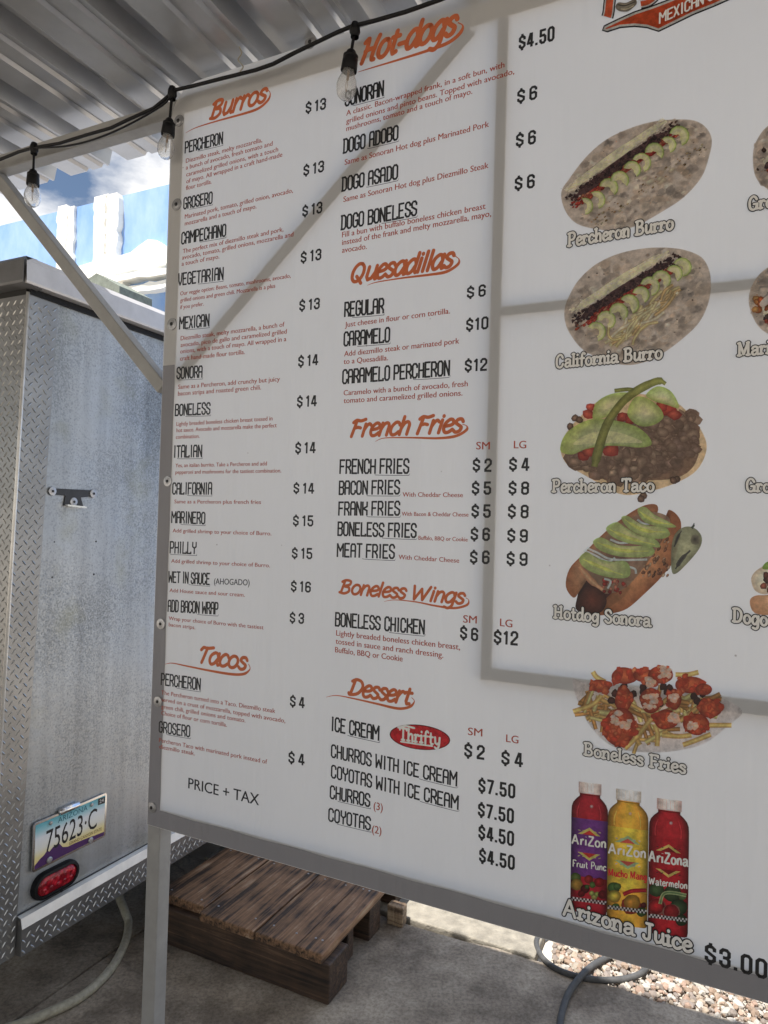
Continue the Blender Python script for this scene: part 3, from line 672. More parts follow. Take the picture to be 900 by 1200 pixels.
def soft_strokes(txt, slab, serif=True):
    x = 0; st = []
    for ch in txt:
        gdef = SCRIPT_EXTRA.get(ch) if (not slab and ch in SCRIPT_EXTRA) else (SLAB_A if (slab and ch == 'a') else SOFT[ch])
        wd, ss = gdef
        for kind, pts in ss:
            if kind == 'c': P = [(v.x, v.y) for v in catmull([(p[0], p[1], 0) for p in pts], 4)]
            else: P = list(pts)
            if not slab and ch.islower(): P = [(p[0], p[1]*1.2 if p[1] <= .62 else .744+(p[1]-.62)*.75) for p in P]
            st.append([(x+p[0], p[1]) for p in P])
            if slab and serif and kind == 'v':
                (xa, ya), (xb, yb) = pts[0], pts[-1]
                st.append([(x+xa-.10, ya-.04), (x+xa+.04, ya-.04)]); st.append([(x+xb-.11, yb+.04), (x+xb+.12, yb+.04)])
        x += wd + (.07 if slab else -.015)
    return st, x-.07
def slab_text(txt, P0, P1, hh, name='picture_caption'):
    st, Wt = soft_strokes(txt, True); dv = P1-P0
    tf = lambda gx, gy: (P0.x+dv.x*gx/Wt, P0.y+dv.y*gx/Wt+gy*hh)
    V1, F1 = stroke_mesh(st, tf, .325*hh, .0036, True)
    cap = part(name, V1, F1, M['black_ink'], banner)
    V2, F2 = stroke_mesh(st, tf, .178*hh, .0039, True)
    part('caption_fill', V2, F2, M['white_ink'], cap)
def script_text(txt, P0, P1, hh, swoosh, w=.205):
    st, Wt = soft_strokes(txt, False); dv = P1-P0; sh = .32*hh/max(dv.length, 1e-6)*Wt
    tf = lambda gx, gy: (P0.x+dv.x*(gx+sh*(gy-.3))/Wt, P0.y+dv.y*(gx+sh*(gy-.3))/Wt+gy*hh)
    V, F = stroke_mesh(st, tf, w*hh, .0004, True)
    pts = [Vector(on_ban(*p)) for p in swoosh]
    P = [Vector((p.x, p.y)) for p in catmull([(p.x, p.y, 0) for p in pts], 6)]
    n = len(P); tp = [min(1.0, .12+1.7*i/n) if i < n*.72 else max(.28, 1-(i-n*.72)/(n*.2)) for i in range(n)]
    v, f = ribbon(P, w*hh*.8, taper=tp); k = len(V); V += lift(v, .00055); F += [tuple(i+k for i in q) for q in f]
    return part('section_heading', V, F, M['orange_ink'], banner)

FONT_JOBS = []
def font_text(txt, P0, P1, hh, mat, name, bold=0.0, off=.0004, parent=None, mapper=None, wfix=None):
    cu = bpy.data.curves.new('txt', 'FONT'); cu.body = txt; cu.offset = bold; cu.resolution_u = 3; cu.fill_mode = 'FRONT'
    if bold: cu.space_character = 1+bold*2.6
    o = bpy.data.objects.new('txt', cu); COL.objects.link(o)
    FONT_JOBS.append((o, P0, P1, hh, mat, name, off, parent or banner, mapper or (lambda x, z, of: SB(x, z, of))))
def run_fonts():
    cu = bpy.data.curves.new('cap', 'FONT'); cu.body = 'H'; cu.fill_mode = 'FRONT'; oc = bpy.data.objects.new('cap', cu); COL.objects.link(oc)
    dg = bpy.context.evaluated_depsgraph_get(); dg.update()
    me = oc.evaluated_get(dg).to_mesh(); caph = max(v.co.y for v in me.vertices); oc.evaluated_get(dg).to_mesh_clear()
    for (o, P0, P1, hh, mat, name, off, par, mapper) in FONT_JOBS:
        ev = o.evaluated_get(dg); me = ev.to_mesh()
        co = [v.co.copy() for v in me.vertices]; fs = [tuple(p.vertices) for p in me.polygons]; ev.to_mesh_clear()
        x0 = min(c.x for c in co); x1 = max(c.x for c in co); dv = P1-P0; V = []
        for c in co:
            t = (c.x-x0)/(x1-x0); V.append(mapper(P0.x+dv.x*t, P0.y+dv.y*t+c.y/caph*hh, off))
        if par is banner:     # second impression a hair to the side gives the print its weight
            sh = (.05 if name == 'description_line' else .035)*hh; k = len(V)
            for c in co:
                t = (c.x-x0)/(x1-x0); V.append(mapper(P0.x+dv.x*t+sh, P0.y+dv.y*t+c.y/caph*hh, off+.00006))
            fs = fs + [tuple(i+k for i in f) for f in fs]
        part(name, V, fs, M[mat], par)
    for j in FONT_JOBS: bpy.data.objects.remove(j[0], do_unlink=True)
    bpy.data.objects.remove(oc, do_unlink=True)

REG = {'R2': (180, 80, 4.0909), 'R3': (180, 300, 4.0909), 'R4': (180, 550, 4.0909), 'R5': (170, 740, 3.913), 'R6': (380, 0, 3.2143), 'R7': (380, 280, 3.2143),
       'R8': (380, 480, 3.2143), 'S1': (370, 670, 3.2143), 'S2': (370, 820, 3.2143), 'S3': (640, 0, 3.4615), 'S4': (640, 280, 3.4615), 'S5': (640, 430, 3.4615),
       'S6': (640, 580, 3.4615), 'S7': (640, 750, 3.4615), 'S8': (640, 900, 3.4615), 'J': (640, 900, 5.0), 'L': (680, 0, 4.0909), 'B': (630, 120, 4.0909)}
def px(r, x, y): a, b_, s = REG[r]; return (a+x/s, b_+y/s)
def T(r, kind, txt, x0, y0, x1, y1, h, f0=None):
    a = px(r, x0, y0); c = px(r, x1, y1); P0, P1, hh = placed(a[0], a[1], c[0], c[1], h/REG[r][2])
    if kind == 'n': tall_text(txt, P0, P1, hh, under=f0)
    elif kind == 'd': font_text(txt, P0, P1, hh*.93, 'rust_ink', 'description_line')
    elif kind == 'p': tall_text(txt, P0, P1, hh*.92, w=.2, name='price', gap=.235, sp=.13, gw=.30)
    elif kind == 'k': font_text(txt, P0, P1, hh, 'black_ink', 'note')
    elif kind == 'o': font_text(txt, P0, P1, hh, 'rust_ink', 'size_heading')
    elif kind == 's': slab_text(txt, P0, P1, hh*1.1)
def HD(r, txt, x0, y0, x1, y1, h, sw):
    a = px(r, x0, y0); c = px(r, x1, y1); P0, P1, hh = placed(a[0], a[1], c[0], c[1], h/REG[r][2])
    script_text(txt, P0, P1, hh, [px(r, *p) for p in sw])

HD('R2', 'Burros', 275, 245, 535, 158, 78, [(155,310),(205,285),(300,255),(420,222),(500,195),(548,155),(560,122),(548,104)])
for row in [
('n','PERCHERON',152,406,330,362,52,.35), ('d','Diezmillo steak, melty mozzarella,',155,455,520,354,22), ('d','a bunch of avocado, fresh tomato and',155,487,570,371,22),
('d','caramelized grilled onions, with a touch',157,520,597,399,22), ('d','of mayo. All wrapped in a craft hand-made',157,553,617,424,22), ('d','flour tortilla.',155,585,278,553,22),
('n','GROSERO',145,675,280,647,52,.2), ('d','Marinated pork, tomato, grilled onion, avocado,',150,722,668,596,22), ('d','mozzarella and a touch of mayo.',150,755,493,672,22),
('n','CAMPECHANO',135,843,345,804,54,.42), ('d','The perfect mix of diezmillo steak and pork,',140,888,622,782,22), ('d','avocado, tomato, grilled onions, mozzarella and',137,918,670,806,22),
('d','a touch of mayo.',135,948,315,912,22),
('p','$ 13',733,215,823,193,50), ('p','$ 13',722,515,813,493,50), ('p','$ 13',717,710,805,690,50), ('p','$ 13',710,932,800,915,50)]: T('R2', *row)
for row in [
('n','VEGETARIAN',120,140,333,112,54,.45), ('d','Our veggie option: Beans, tomato, mushrooms, avocado,',128,190,657,104,20), ('d','grilled onions and green chili. Mozzarella is a plus',128,222,583,152,20),
('d','if you prefer.',128,255,240,238,20), ('n','MEXICAN',125,350,265,335,54,.22), ('d','Diezmillo steak, melty mozzarella, a bunch of',130,405,627,338,22),
('d','avocado, pico de gallo and caramelized grilled',130,437,638,372,22), ('d','onions, with a touch of mayo. All wrapped in a',128,468,636,408,22), ('d','craft hand-made flour tortilla.',127,502,437,470,22),
('n','SONORA',112,588,232,581,52,.05), ('d','Same as a Percheron, add crunchy but juicy',118,638,605,600,22), ('d','bacon strips and roasted green chili.',117,670,515,640,22),
('n','BONELESS',105,765,270,757,52,.3), ('d','Lightly breaded boneless chicken breast tossed in',110,815,570,788,20), ('d','hot sauce. Avocado and mozzarella make the perfect',110,845,590,821,20),
('d','combination.',107,877,220,872,20), ('n','ITALIAN',98,965,230,962,54,.12), ('d','Yes, an italian burrito. Take a Percheron and add',105,1013,543,1004,19), ('d','pepperoni and mushrooms for the tastiest combination.',105,1045,612,1038,19),
('p','$ 13',703,262,793,250,50), ('p','$ 14',697,530,785,520,50), ('p','$ 14',692,723,778,717,50), ('p','$ 14',683,945,772,942,50)]: T('R3', *row)
for row in [
('n','CALIFORNIA',92,118,278,119,52,.38), ('d','Same as a Percheron plus french fries',100,163,515,166,19), ('n','MARINERO',87,255,245,261,52,.28), ('d','Add grilled shrimp to your choice of Burro.',92,302,565,317,19),
('n','PHILLY',80,400,203,404,52,.0), ('d','Add grilled shrimp to your choice of Burro.',85,447,558,470,19), ('n','WET IN SAUCE',73,540,268,552,50,.5), ('k','(AHOGADO)',290,550,460,557,28),
('d','Add House sauce and sour cream.',77,588,437,611,19), ('n','ADD BACON WRAP',70,680,308,694,52,.6), ('d','Wrap your choice of Burro with the tastiest',73,722,527,767,19), ('d','bacon strips.',73,752,200,767,19),
('p','$ 14',675,112,765,114,48), ('p','$ 15',672,268,762,270,48), ('p','$ 15',667,424,757,427,48), ('p','$ 16',662,582,750,587,48), ('p','$ 3',657,733,718,737,48)]: T('R4', *row)
HD('R5', 'Tacos', 248, 140, 460, 176, 74, [(92,150),(125,145),(190,158),(300,180),(400,196),(455,194),(482,172),(476,150)])
for row in [
('n','PERCHERON',75,243,253,268,50,.4), ('d','The Percheron turned into a Taco. Diezmillo steak',75,288,597,374,20), ('d','served on a crust of mozzarella, topped with avocado,',75,320,643,419,20),
('d','green chili, grilled onions and tomato.',75,352,460,417,20), ('d','Choice of flour or corn tortilla.',75,382,375,437,20), ('n','GROSERO',65,460,205,483,48,.25),
('d','Percheron Taco with marinated pork instead of',65,506,560,607,20), ('d','diezmillo steak.',65,536,228,568,20), ('p','$ 4',668,341,728,349,48), ('p','$ 4',662,600,727,611,50), ('k','PRICE + TAX',198,718,522,797,48)]: T('R5', *row)
HD('R6', 'Hot-dogs', 140, 240, 490, 128, 84, [(128,272),(180,256),(280,226),(400,188),(470,160),(512,125),(522,98),(505,86)])
for row in [
('n','SONORAN',80,400,222,360,52,.2), ('d','A classic. Bacon-wrapped frank, in a soft bun, with',83,437,678,254,21), ('d','grilled onions and pinto beans. Topped with avocado,',83,467,715,279,21), ('d','mushrooms, tomato and a touch of mayo.',83,495,557,354,21),
('n','DOGO ADOBO',73,577,277,525,50,.45), ('d','Same as Sonoran Hot dog plus Marinated Pork',77,622,620,478,22), ('n','DOGO ASADO',68,720,275,673,50,.45), ('d','Same as Sonoran Hot dog plus Diezmillo Steak',72,762,618,633,22),
('n','DOGO BONELESS',65,865,347,810,50,.55), ('d','Fill a bun with buffalo boneless chicken breast',67,895,607,787,22), ('d','instead of the frank and melty mozzarella, mayo,',67,924,628,815,22), ('d','avocado.',67,953,160,938,22),
('p','$4.50',737,185,863,150,50), ('p','$ 6',731,387,798,370,48), ('p','$ 6',726,552,793,538,48), ('p','$ 6',722,715,789,704,48)]: T('R6', *row)
HD('R7', 'Quesadillas', 100, 165, 480, 105, 66, [(163,175),(200,163),(300,147),(400,135),(460,124),(502,98),(508,78),(495,66)])
for row in [
('n','REGULAR',78,292,222,278,52,.2), ('d','Just cheese in flour or corn tortilla.',78,333,473,281,21), ('n','CARAMELO',75,403,245,387,50,.3), ('d','Add diezmillo steak or marinated pork',75,443,508,394,21), ('d','to a Quesadilla.',73,472,240,457,21),
('n','CARAMELO PERCHERON',70,545,470,513,50,.68), ('d','Caramelo with a bunch of avocado, fresh',73,590,540,555,21), ('d','tomato and caramelized grilled onions.',73,619,520,590,21),
('p','$ 6',541,222,605,213,42), ('p','$10',538,345,615,336,44), ('p','$12',533,498,610,493,44)]: T('R7', *row)
HD('R8', 'French Fries', 100, 102, 515, 84, 62, [(193,120),(230,107),(330,106),(430,108),(495,100),(535,78),(537,62),(522,56)])
for row in [
('o','SM',572,150,623,150,28), ('o','LG',714,146,760,146,28), ('n','FRENCH FRIES',60,240,317,239,50,.52), ('n','BACON FRIES',57,319,282,317,48,.47), ('n','FRANK FRIES',55,397,283,397,48,.47),
('n','BONELESS FRIES',52,473,345,481,48,.58), ('n','MEAT FRIES',50,553,263,560,48,.45), ('d','With Cheddar Cheese',295,328,522,330,18), ('d','With Bacon & Cheddar Cheese',292,400,543,403,16),
('d','Buffalo, BBQ or Cookie',355,490,540,497,16), ('d','With Cheddar Cheese',280,563,508,577,18),
('p','$ 2',563,230,627,231,46), ('p','$ 5',560,317,625,317,46), ('p','$ 5',558,403,623,404,46), ('p','$ 6',555,490,620,491,46), ('p','$ 6',553,577,618,578,46),
('p','$ 4',700,227,768,228,46), ('p','$ 8',698,317,767,317,46), ('p','$ 8',696,405,765,406,46), ('p','$ 9',693,495,763,497,46), ('p','$ 9',691,583,761,585,46)]: T('R8', *row)
HD('S1', 'Boneless Wings', 92, 80, 555, 121, 50, [(258,112),(300,106),(380,114),(450,128),(520,137),(568,126),(577,108),(566,98)])
for row in [
('n','BONELESS CHICKEN',75,203,408,234,48,.62), ('d','Lightly breaded boneless chicken breast,',77,240,543,294,22), ('d','tossed in sauce and ranch dressing.',75,271,480,324,22), ('d','Buffalo, BBQ or Cookie',73,303,327,338,22),
('o','SM',555,191,606,195,28), ('o','LG',694,204,740,210,28), ('p','$ 6',547,250,608,258,46), ('p','$12',675,268,758,274,48)]: T('S1', *row)
HD('S1', 'Dessert', 128, 462, 355, 500, 60, [(40,472),(80,466),(150,479),(230,497),(310,515),(355,508),(372,488),(362,474)])
for row in [
('n','ICE CREAM',60,115,237,152,50,.35), ('o','SM',573,132,627,138,28), ('o','LG',717,158,763,165,28), ('p','$ 2',564,213,632,222,50), ('p','$ 4',704,241,775,251,50),
('n','CHURROS WITH ICE CREAM',60,215,530,324,46,.72), ('n','COYOTAS WITH ICE CREAM',60,292,535,412,46,.72), ('n','CHURROS',55,370,203,402,46,.2), ('o','(3)',218,412,252,419,28),
('n','COYOTAS',50,455,205,490,46,.2), ('o','(2)',212,500,247,507,28),
('p','$7.50',617,345,747,368,50), ('p','$7.50',615,436,742,462,50), ('p','$4.50',617,521,742,547,50), ('p','$4.50',620,609,745,637,50)]: T('S2', *row)
for r, row in [('S3', ('s','Percheron Burro',90,1003,518,932,48)), ('S3', ('s','Grosero Burro',822,857,1250,795,48)), ('S4', ('s','California Burro',42,525,473,486,46)), ('S4', ('s','Marinero Burro',778,477,1230,440,48)),
               ('S5', ('s','Percheron Taco',27,508,440,505,45)), ('S5', ('s','Grosero Taco',812,505,1200,515,46)), ('S6', ('s','Hotdog Sonora',34,498,425,533,45)), ('S6', ('s','Dogo Adobo',757,513,1110,556,50)),
               ('S7', ('s','Boneless Fries',155,463,567,539,45)), ('S8', ('s','Arizona Juice',72,590,592,745,58))]: T(r, *row)
T('S8', 'p', '$3.00', 650, 783, 890, 851, 72)

# --- pictures printed on the vinyl -------------------------------------
class Picture:
    def __init__(s, region, label, base=.0007, inc=3.5e-6):
        s.inc = inc
        s.r = region; s.V = []; s.F = []; s.C = []; s.k = 0; s.label = label; s.base = base; s.rs = random.Random(hash(label) % 1000 if False else len(label)*7+3)
    def _add(s, pts, cols, faces, plane=False):
        off = s.base + s.k*s.inc; s.k += 1; k = len(s.V)
        for (x, y) in pts:
            q = px(s.r, x, y); b_, z_ = on_ban(*q); s.V.append(SB(b_, z_, off))
        for f in faces:
            s.F.append(tuple(i+k for i in f)); s.C += [cols[i] for i in f]
    def poly(s, pts, cin, cout=None, centre=None):
        cout = cout or cin; n = len(pts)
        c = centre or (sum(p[0] for p in pts)/n, sum(p[1] for p in pts)/n)
        s._add([c]+list(pts), [pp(*cin)]+[pp(*cout)]*n, [(0, i+1, (i+1) % n+1) for i in range(n)])
    def smooth(s, pts, cin, cout=None, k=4):
        s.poly([(v.x, v.y) for v in catmull([(p[0], p[1], 0) for p in pts], k, True)], cin, cout)
    def blob(s, x, y, r, col, edge=None, asp=1.0, ang=0.0, n=8, jit=.22):
        R_ = s.rs; ca, sa = math.cos(ang), math.sin(ang); pts = []
        for i in range(n):
            a = 2*math.pi*i/n; rr = r*(1+R_.uniform(-jit, jit)); dx, dy = rr*math.cos(a), rr*asp*math.sin(a)
            pts.append((x+dx*ca-dy*sa, y+dx*sa+dy*ca))
        k = R_.uniform(.82, 1.15); c = tuple(min(255, v*k) for v in col)
        s.poly(pts, c, edge or tuple(v*.55 for v in c), (x-r*.15, y-r*.15))
    def strip(s, pts, w, col, edge):
        P = catmull([(p[0], p[1], 0) for p in pts], 4); n = len(P); Q = []; Cc = []; F = []
        for i, p in enumerate(P):
            d = (P[min(i+1, n-1)]-P[max(i-1, 0)]).normalized(); nx, ny = -d.y, d.x
            ww = w[min(int(i/(n-1)*(len(w)-1)+.5), len(w)-1)] if isinstance(w, list) else w
            for t in (-1, 0, 1): Q.append((p.x+nx*ww/2*t, p.y+ny*ww/2*t)); Cc.append(pp(*(col if t == 0 else edge)))
        for i in range(n-1):
            a = 3*i; F += [(a, a+1, a+4, a+3), (a+1, a+2, a+5, a+4)]
        s._add(Q, Cc, F)
    def avo(s, x, y, r, a0, a1, wid=.5, skin=(88, 122, 48)):
        """crescent slice of avocado: green skin outside, yellow-green flesh inside"""
        n = 9; Q = []; Cc = []; F = []
        for i in range(n):
            t = i/(n-1); a = a0+(a1-a0)*t; th = wid*(.72+.28*math.sin(math.pi*t))
            for j, (k, c) in enumerate(((1.0, skin), (1-th*.12, (148, 160, 92)), (1-th*.42, (192, 190, 134)), (1-th, (188, 178, 118)))):
                Q.append((x+r*k*math.cos(a), y+r*k*math.sin(a))); Cc.append(pp(*c))
        for i in range(n-1):
            for j in range(3): a = i*4+j; F.append((a, a+1, a+5, a+4))
        s._add(Q, Cc, F)
    def done(s, name='food_picture'):
        o = part(name, s.V, s.F, M['print'], banner); me = o.data
        ca = me.color_attributes.new('Ink', 'FLOAT_COLOR', 'CORNER')
        ca.data.foreach_set('color', [v for c in s.C for v in (c[0], c[1], c[2], 1.0)])
        o['label'] = s.label; return o

def along(p, q, t, off=0): # point on segment with sideways offset
    dx, dy = q[0]-p[0], q[1]-p[1]; L = math.hypot(dx, dy); return (p[0]+dx*t-dy/L*off, p[1]+dy*t+dx/L*off)
def tortilla(P, outline, seed):
    R_ = random.Random(seed)
    P.smooth(outline, (146, 136, 126), (138, 127, 117), 5)
    cx = sum(p[0] for p in outline)/len(outline); cy = sum(p[1] for p in outline)/len(outline)
    def inside():
        while True:
            i = R_.randrange(len(outline)); t = R_.random()**.55*.93; o1 = outline[i]; o2 = outline[(i+1) % len(outline)]; u = R_.random()
            ex, ey = o1[0]+(o2[0]-o1[0])*u, o1[1]+(o2[1]-o1[1])*u; return cx+(ex-cx)*t, cy+(ey-cy)*t
    for i in range(330):
        x, y = inside(); c = R_.choice([(166, 156, 146), (112, 104, 100), (150, 136, 122), (98, 92, 90), (176, 166, 154), (130, 122, 116)])
        P.blob(x, y, R_.uniform(8, 26), tuple(v*.75+w_*.25 for v, w_ in zip(c, (142, 132, 122))), tuple(v*.32+ w_*.68 for v, w_ in zip(c, (142, 132, 122))), R_.uniform(.4, .9), R_.uniform(-.8, 0), 7, .35)
    for i in range(60):
        x, y = inside(); c = R_.choice([(84, 74, 70), (166, 154, 140), (70, 58, 52), (150, 118, 96)])
        P.blob(x, y, R_.uniform(1.5, 4.5), c, c, R_.uniform(.5, 1), 0, 5, .4)
def burro_filling(P, a, c, seed, gap, cheese=True):
    """cheese line, chopped meat, tomato along the diagonal from a (lower left) to c (upper right)"""
    R_ = random.Random(seed)
    for o_, w_, c_ in ((-1.35, .75, (176, 170, 142)), (-.5, .9, (72, 50, 52)), (.1, .6, (140, 56, 46))):
        P.strip([along(a, c, .03, gap*o_), along(a, c, .3, gap*o_-2), along(a, c, .65, gap*o_-3), along(a, c, .94, gap*o_)], [gap*w_*.15, gap*w_*.8, gap*w_, gap*w_*.8, gap*w_*.2], c_, c_)
    for i in range(150):
        t = .03+.9*i/150; P.blob(*along(a, c, t, -gap*1.35+R_.uniform(-gap*.3, gap*.3)), R_.uniform(5, 9), R_.choice([(196, 190, 168), (184, 178, 156), (204, 198, 178)]), (166, 160, 140), .5, -.6, 6)
    for i in range(60):
        t = R_.random(); P.blob(*along(a, c, t, -gap*1.35+R_.choice((-1, 1))*gap*.4), 1.3, (90, 96, 70), None, .6, 0, 4)
    for i in range(240):
        t = R_.random(); P.blob(*along(a, c, t, -gap*.5+R_.uniform(-gap*.42, gap*.42)), R_.uniform(5, 10), R_.choice([(84, 56, 58), (66, 44, 48), (100, 70, 66), (56, 38, 44)]), None, .6, R_.uniform(-1.5, .5), 6, .35)
    for i in range(100):
        t = R_.random(); P.blob(*along(a, c, t, gap*.08+R_.uniform(-gap*.28, gap*.3)), R_.uniform(6, 12), R_.choice([(168, 58, 44), (186, 80, 58), (140, 40, 36), (196, 112, 84)]), None, .55, -.6, 6, .3)

P = Picture('S3', 'printed burro with black beans, tomato and avocado, above its caption')
tortilla(P, [(62, 780), (95, 725), (160, 640), (240, 570), (330, 525), (430, 495), (520, 486), (600, 490), (650, 520), (672, 570), (660, 640), (630, 720), (560, 800), (470, 860), (370, 915), (290, 935), (200, 930), (120, 905), (75, 850)], 1)
for i in range(70):
    R_ = P.rs; t = R_.random(); P.blob(*along((180, 880), (620, 570), t, 30+R_.uniform(-16, 22)), R_.uniform(3, 8), R_.choice([(176, 150, 112), (150, 116, 80), (190, 172, 140), (120, 96, 60)]), None, .6, -.6, 6)
for i in range(10): P.blob(P.rs.uniform(370, 590), P.rs.uniform(640, 745), P.rs.uniform(14, 26), (168, 150, 130), (136, 122, 108), .6, -.5, 9)
burro_filling(P, (105, 838), (552, 525), 4, 47)
for (x, y, r, a0, a1, wd) in [(158, 840, 30, -1.9, 1.5, .6), (205, 815, 32, -2.2, 1.3, .6), (255, 765, 34, -3.0, .9, .95), (300, 735, 33, -3.3, .7, .95), (350, 692, 31, -3.0, 1.0, .95), (388, 664, 34, -2.8, 1.3, .55), (440, 622, 34, -3.2, .7, .8), (495, 592, 30, -2.4, 1.3, .95), (540, 556, 36, -2.9, 1.3, .8)]:
    P.avo(x, y, r*1.16, a0, a1, min(.98, wd*1.2))
P.done()
P = Picture('S4', 'printed burro with fries, beans and avocado, above its caption')
tortilla(P, [(75, 290), (90, 240), (130, 170), (200, 105), (290, 62), (390, 40), (480, 36), (560, 45), (630, 75), (662, 130), (668, 200), (655, 270), (620, 340), (560, 400), (480, 460), (400, 500), (320, 512), (230, 490), (150, 450), (100, 390), (78, 340)], 9)
burro_filling(P, (125, 360), (558, 90), 14, 48)
for (x, y, r, a0, a1, wd) in [(205, 378, 34, -2.6, 1.4, .6), (245, 332, 34, -3.2, 1.3, .65), (295, 300, 34, -3.3, 1.0, .9), (338, 268, 36, -2.6, 1.2, .95), (385, 230, 31, -2.9, 1.1, .95), (422, 195, 35, -2.9, 1.4, .65), (468, 170, 35, -3.1, 1.1, .75), (520, 143, 30, -2.7, 1.2, .95), (552, 118, 34, -2.7, 1.5, .95)]:
    P.avo(x, y, r*1.16, a0, a1, min(.98, wd*1.2))
R_ = P.rs
for i in range(44):
    x0, y0 = along((265, 400), (570, 165), R_.random()*.85, R_.uniform(-6, 42)); an = -.75+R_.uniform(-.45, .35); L = R_.uniform(60, 130); w = R_.uniform(9, 13)
    w += 3; c = R_.choice([(206, 180, 134), (192, 164, 118), (214, 192, 150), (180, 150, 106)]); bend = R_.uniform(-9, 9)
    P.strip([(x0-L/2*math.cos(an), y0-L/2*math.sin(an)), (x0+bend, y0+bend), (x0+L/2*math.cos(an), y0+L/2*math.sin(an))], w, c, tuple(v*.68 for v in c))
P.strip([(255, 360), (255, 395), (275, 412), (305, 405)], 11, (196, 166, 118), (140, 112, 74)); P.strip([(455, 340), (400, 355), (360, 405), (352, 432)], 11, (200, 172, 124), (146, 118, 80))
P.done()
P = Picture('S5', 'printed taco with avocado slices, green chili and chopped steak')
P.smooth([(58, 330), (80, 270), (140, 200), (230, 130), (380, 110), (520, 140), (600, 215), (645, 290), (648, 350), (610, 420), (540, 465), (440, 500), (320, 520), (230, 480), (140, 430), (80, 390)], (178, 156, 124), (160, 138, 106))
R_ = P.rs
P.smooth([(110, 370), (150, 250), (300, 200), (480, 200), (590, 230), (620, 320), (600, 400), (530, 450), (400, 460), (250, 450), (150, 410)], (98, 78, 66), (106, 84, 68))
for i in range(560):
    t, u = R_.random(), R_.random()**.8; x = 100+t*510; yt = 230+60*math.sin(t*3) if t < .3 else 215-40*(t-.3); yb = 400+60*math.sin(min(1, t*1.2)*3.1) - (40 if t > .85 else 0)
    if t < .2: yt, yb = 350, 400
    y = yt+(yb-yt)*u
    P.blob(x, y, R_.uniform(14, 30), R_.choice([(140, 114, 94), (120, 96, 80), (154, 128, 106), (108, 86, 72), (134, 108, 94)]), (96, 74, 60), .8, R_.uniform(-1, 1), 8, .28)
for (x, y) in [(395, 522), (385, 535), (530, 455), (515, 462), (120, 210), (97, 243), (135, 215)]: P.blob(x, y, 15, (112, 84, 66), (56, 40, 34))
for (x, y, r) in [(180, 165, 22), (170, 195, 24), (490, 175, 36), (520, 195, 28), (470, 160, 26), (150, 362, 26), (175, 345, 30), (265, 338, 34), (310, 205, 25), (340, 215, 22)]: P.blob(x, y, r, (184, 72, 52), (120, 34, 30), .8)
P.smooth([(405, 115), (450, 80), (500, 95), (530, 135), (536, 168), (490, 155), (440, 140)], (206, 200, 134), (128, 146, 72))
P.smooth([(190, 190), (205, 145), (260, 112), (330, 105), (350, 130), (300, 165), (240, 205), (195, 212)], (206, 200, 134), (128, 146, 72))
P.smooth([(330, 185), (360, 125), (410, 128), (460, 165), (476, 205), (440, 235), (390, 242), (350, 222)], (206, 200, 134), (128, 146, 72))
P.smooth([(58, 330), (75, 280), (120, 240), (190, 212), (280, 218), (360, 240), (410, 275), (428, 315), (380, 328), (310, 322), (230, 322), (160, 335), (110, 355), (70, 350)], (206, 200, 134), (128, 146, 72))
P.smooth([(110, 315), (180, 270), (270, 262), (350, 285), (390, 308), (300, 308), (200, 310)], (212, 200, 122), (200, 194, 124))
P.strip([(278, 98), (330, 92), (360, 96)], 16, (110, 112, 54), (80, 84, 40))
P.strip([(196, 405), (215, 330), (245, 240), (285, 175), (330, 125), (390, 85), (455, 58), (485, 70)], [26, 38, 36, 32, 32, 34, 30, 16], (120, 120, 58), (84, 88, 42))
P.done()
P = Picture('S6', 'printed hot dog in a bun topped with five avocado slices')
P.smooth([(128, 470), (125, 420), (160, 330), (250, 240), (330, 260), (340, 380), (280, 440), (215, 475)], (66, 30, 26), (40, 20, 20))
P.smooth([(80, 370), (95, 300), (150, 240), (240, 150), (330, 80), (400, 42), (450, 42), (440, 90), (330, 180), (230, 270), (165, 330), (130, 400), (108, 415)], (158, 130, 98), (112, 66, 40))
P.smooth([(210, 485), (235, 430), (290, 375), (380, 290), (450, 200), (505, 120), (495, 62), (530, 80), (548, 130), (520, 260), (470, 330), (400, 400), (330, 460), (270, 480)], (156, 108, 70), (110, 62, 36))
P.smooth([(150, 300), (240, 170), (380, 75), (480, 80), (500, 130), (420, 260), (330, 370), (240, 400), (180, 350)], (96, 66, 56), (120, 96, 76))
R_ = P.rs
for i in range(60): P.blob(R_.uniform(380, 500), R_.uniform(180, 330), R_.uniform(6, 13), R_.choice([(140, 100, 72), (110, 72, 52), (168, 138, 110)]), None, .6, -1, 6)
for i in range(26): P.blob(250+R_.uniform(-20, 70), 380+R_.uniform(-30, 20)-.3*i, R_.uniform(6, 12), R_.choice([(170, 44, 36), (190, 110, 84), (150, 30, 30)]), None)
P.strip([(135, 290), (180, 345), (230, 385)], [14, 26, 14], (196, 140, 104), (150, 96, 70))
for pts in ([(155, 225), (200, 245), (250, 270), (280, 255)], [(165, 215), (210, 235), (270, 262), (410, 262)], [(260, 180), (300, 195), (345, 190)], [(370, 100), (400, 118), (440, 110)], [(330, 290), (360, 300), (365, 320)], [(235, 340), (262, 350), (250, 380)]):
    P.strip(pts, 9, (200, 204, 200), (140, 160, 160))
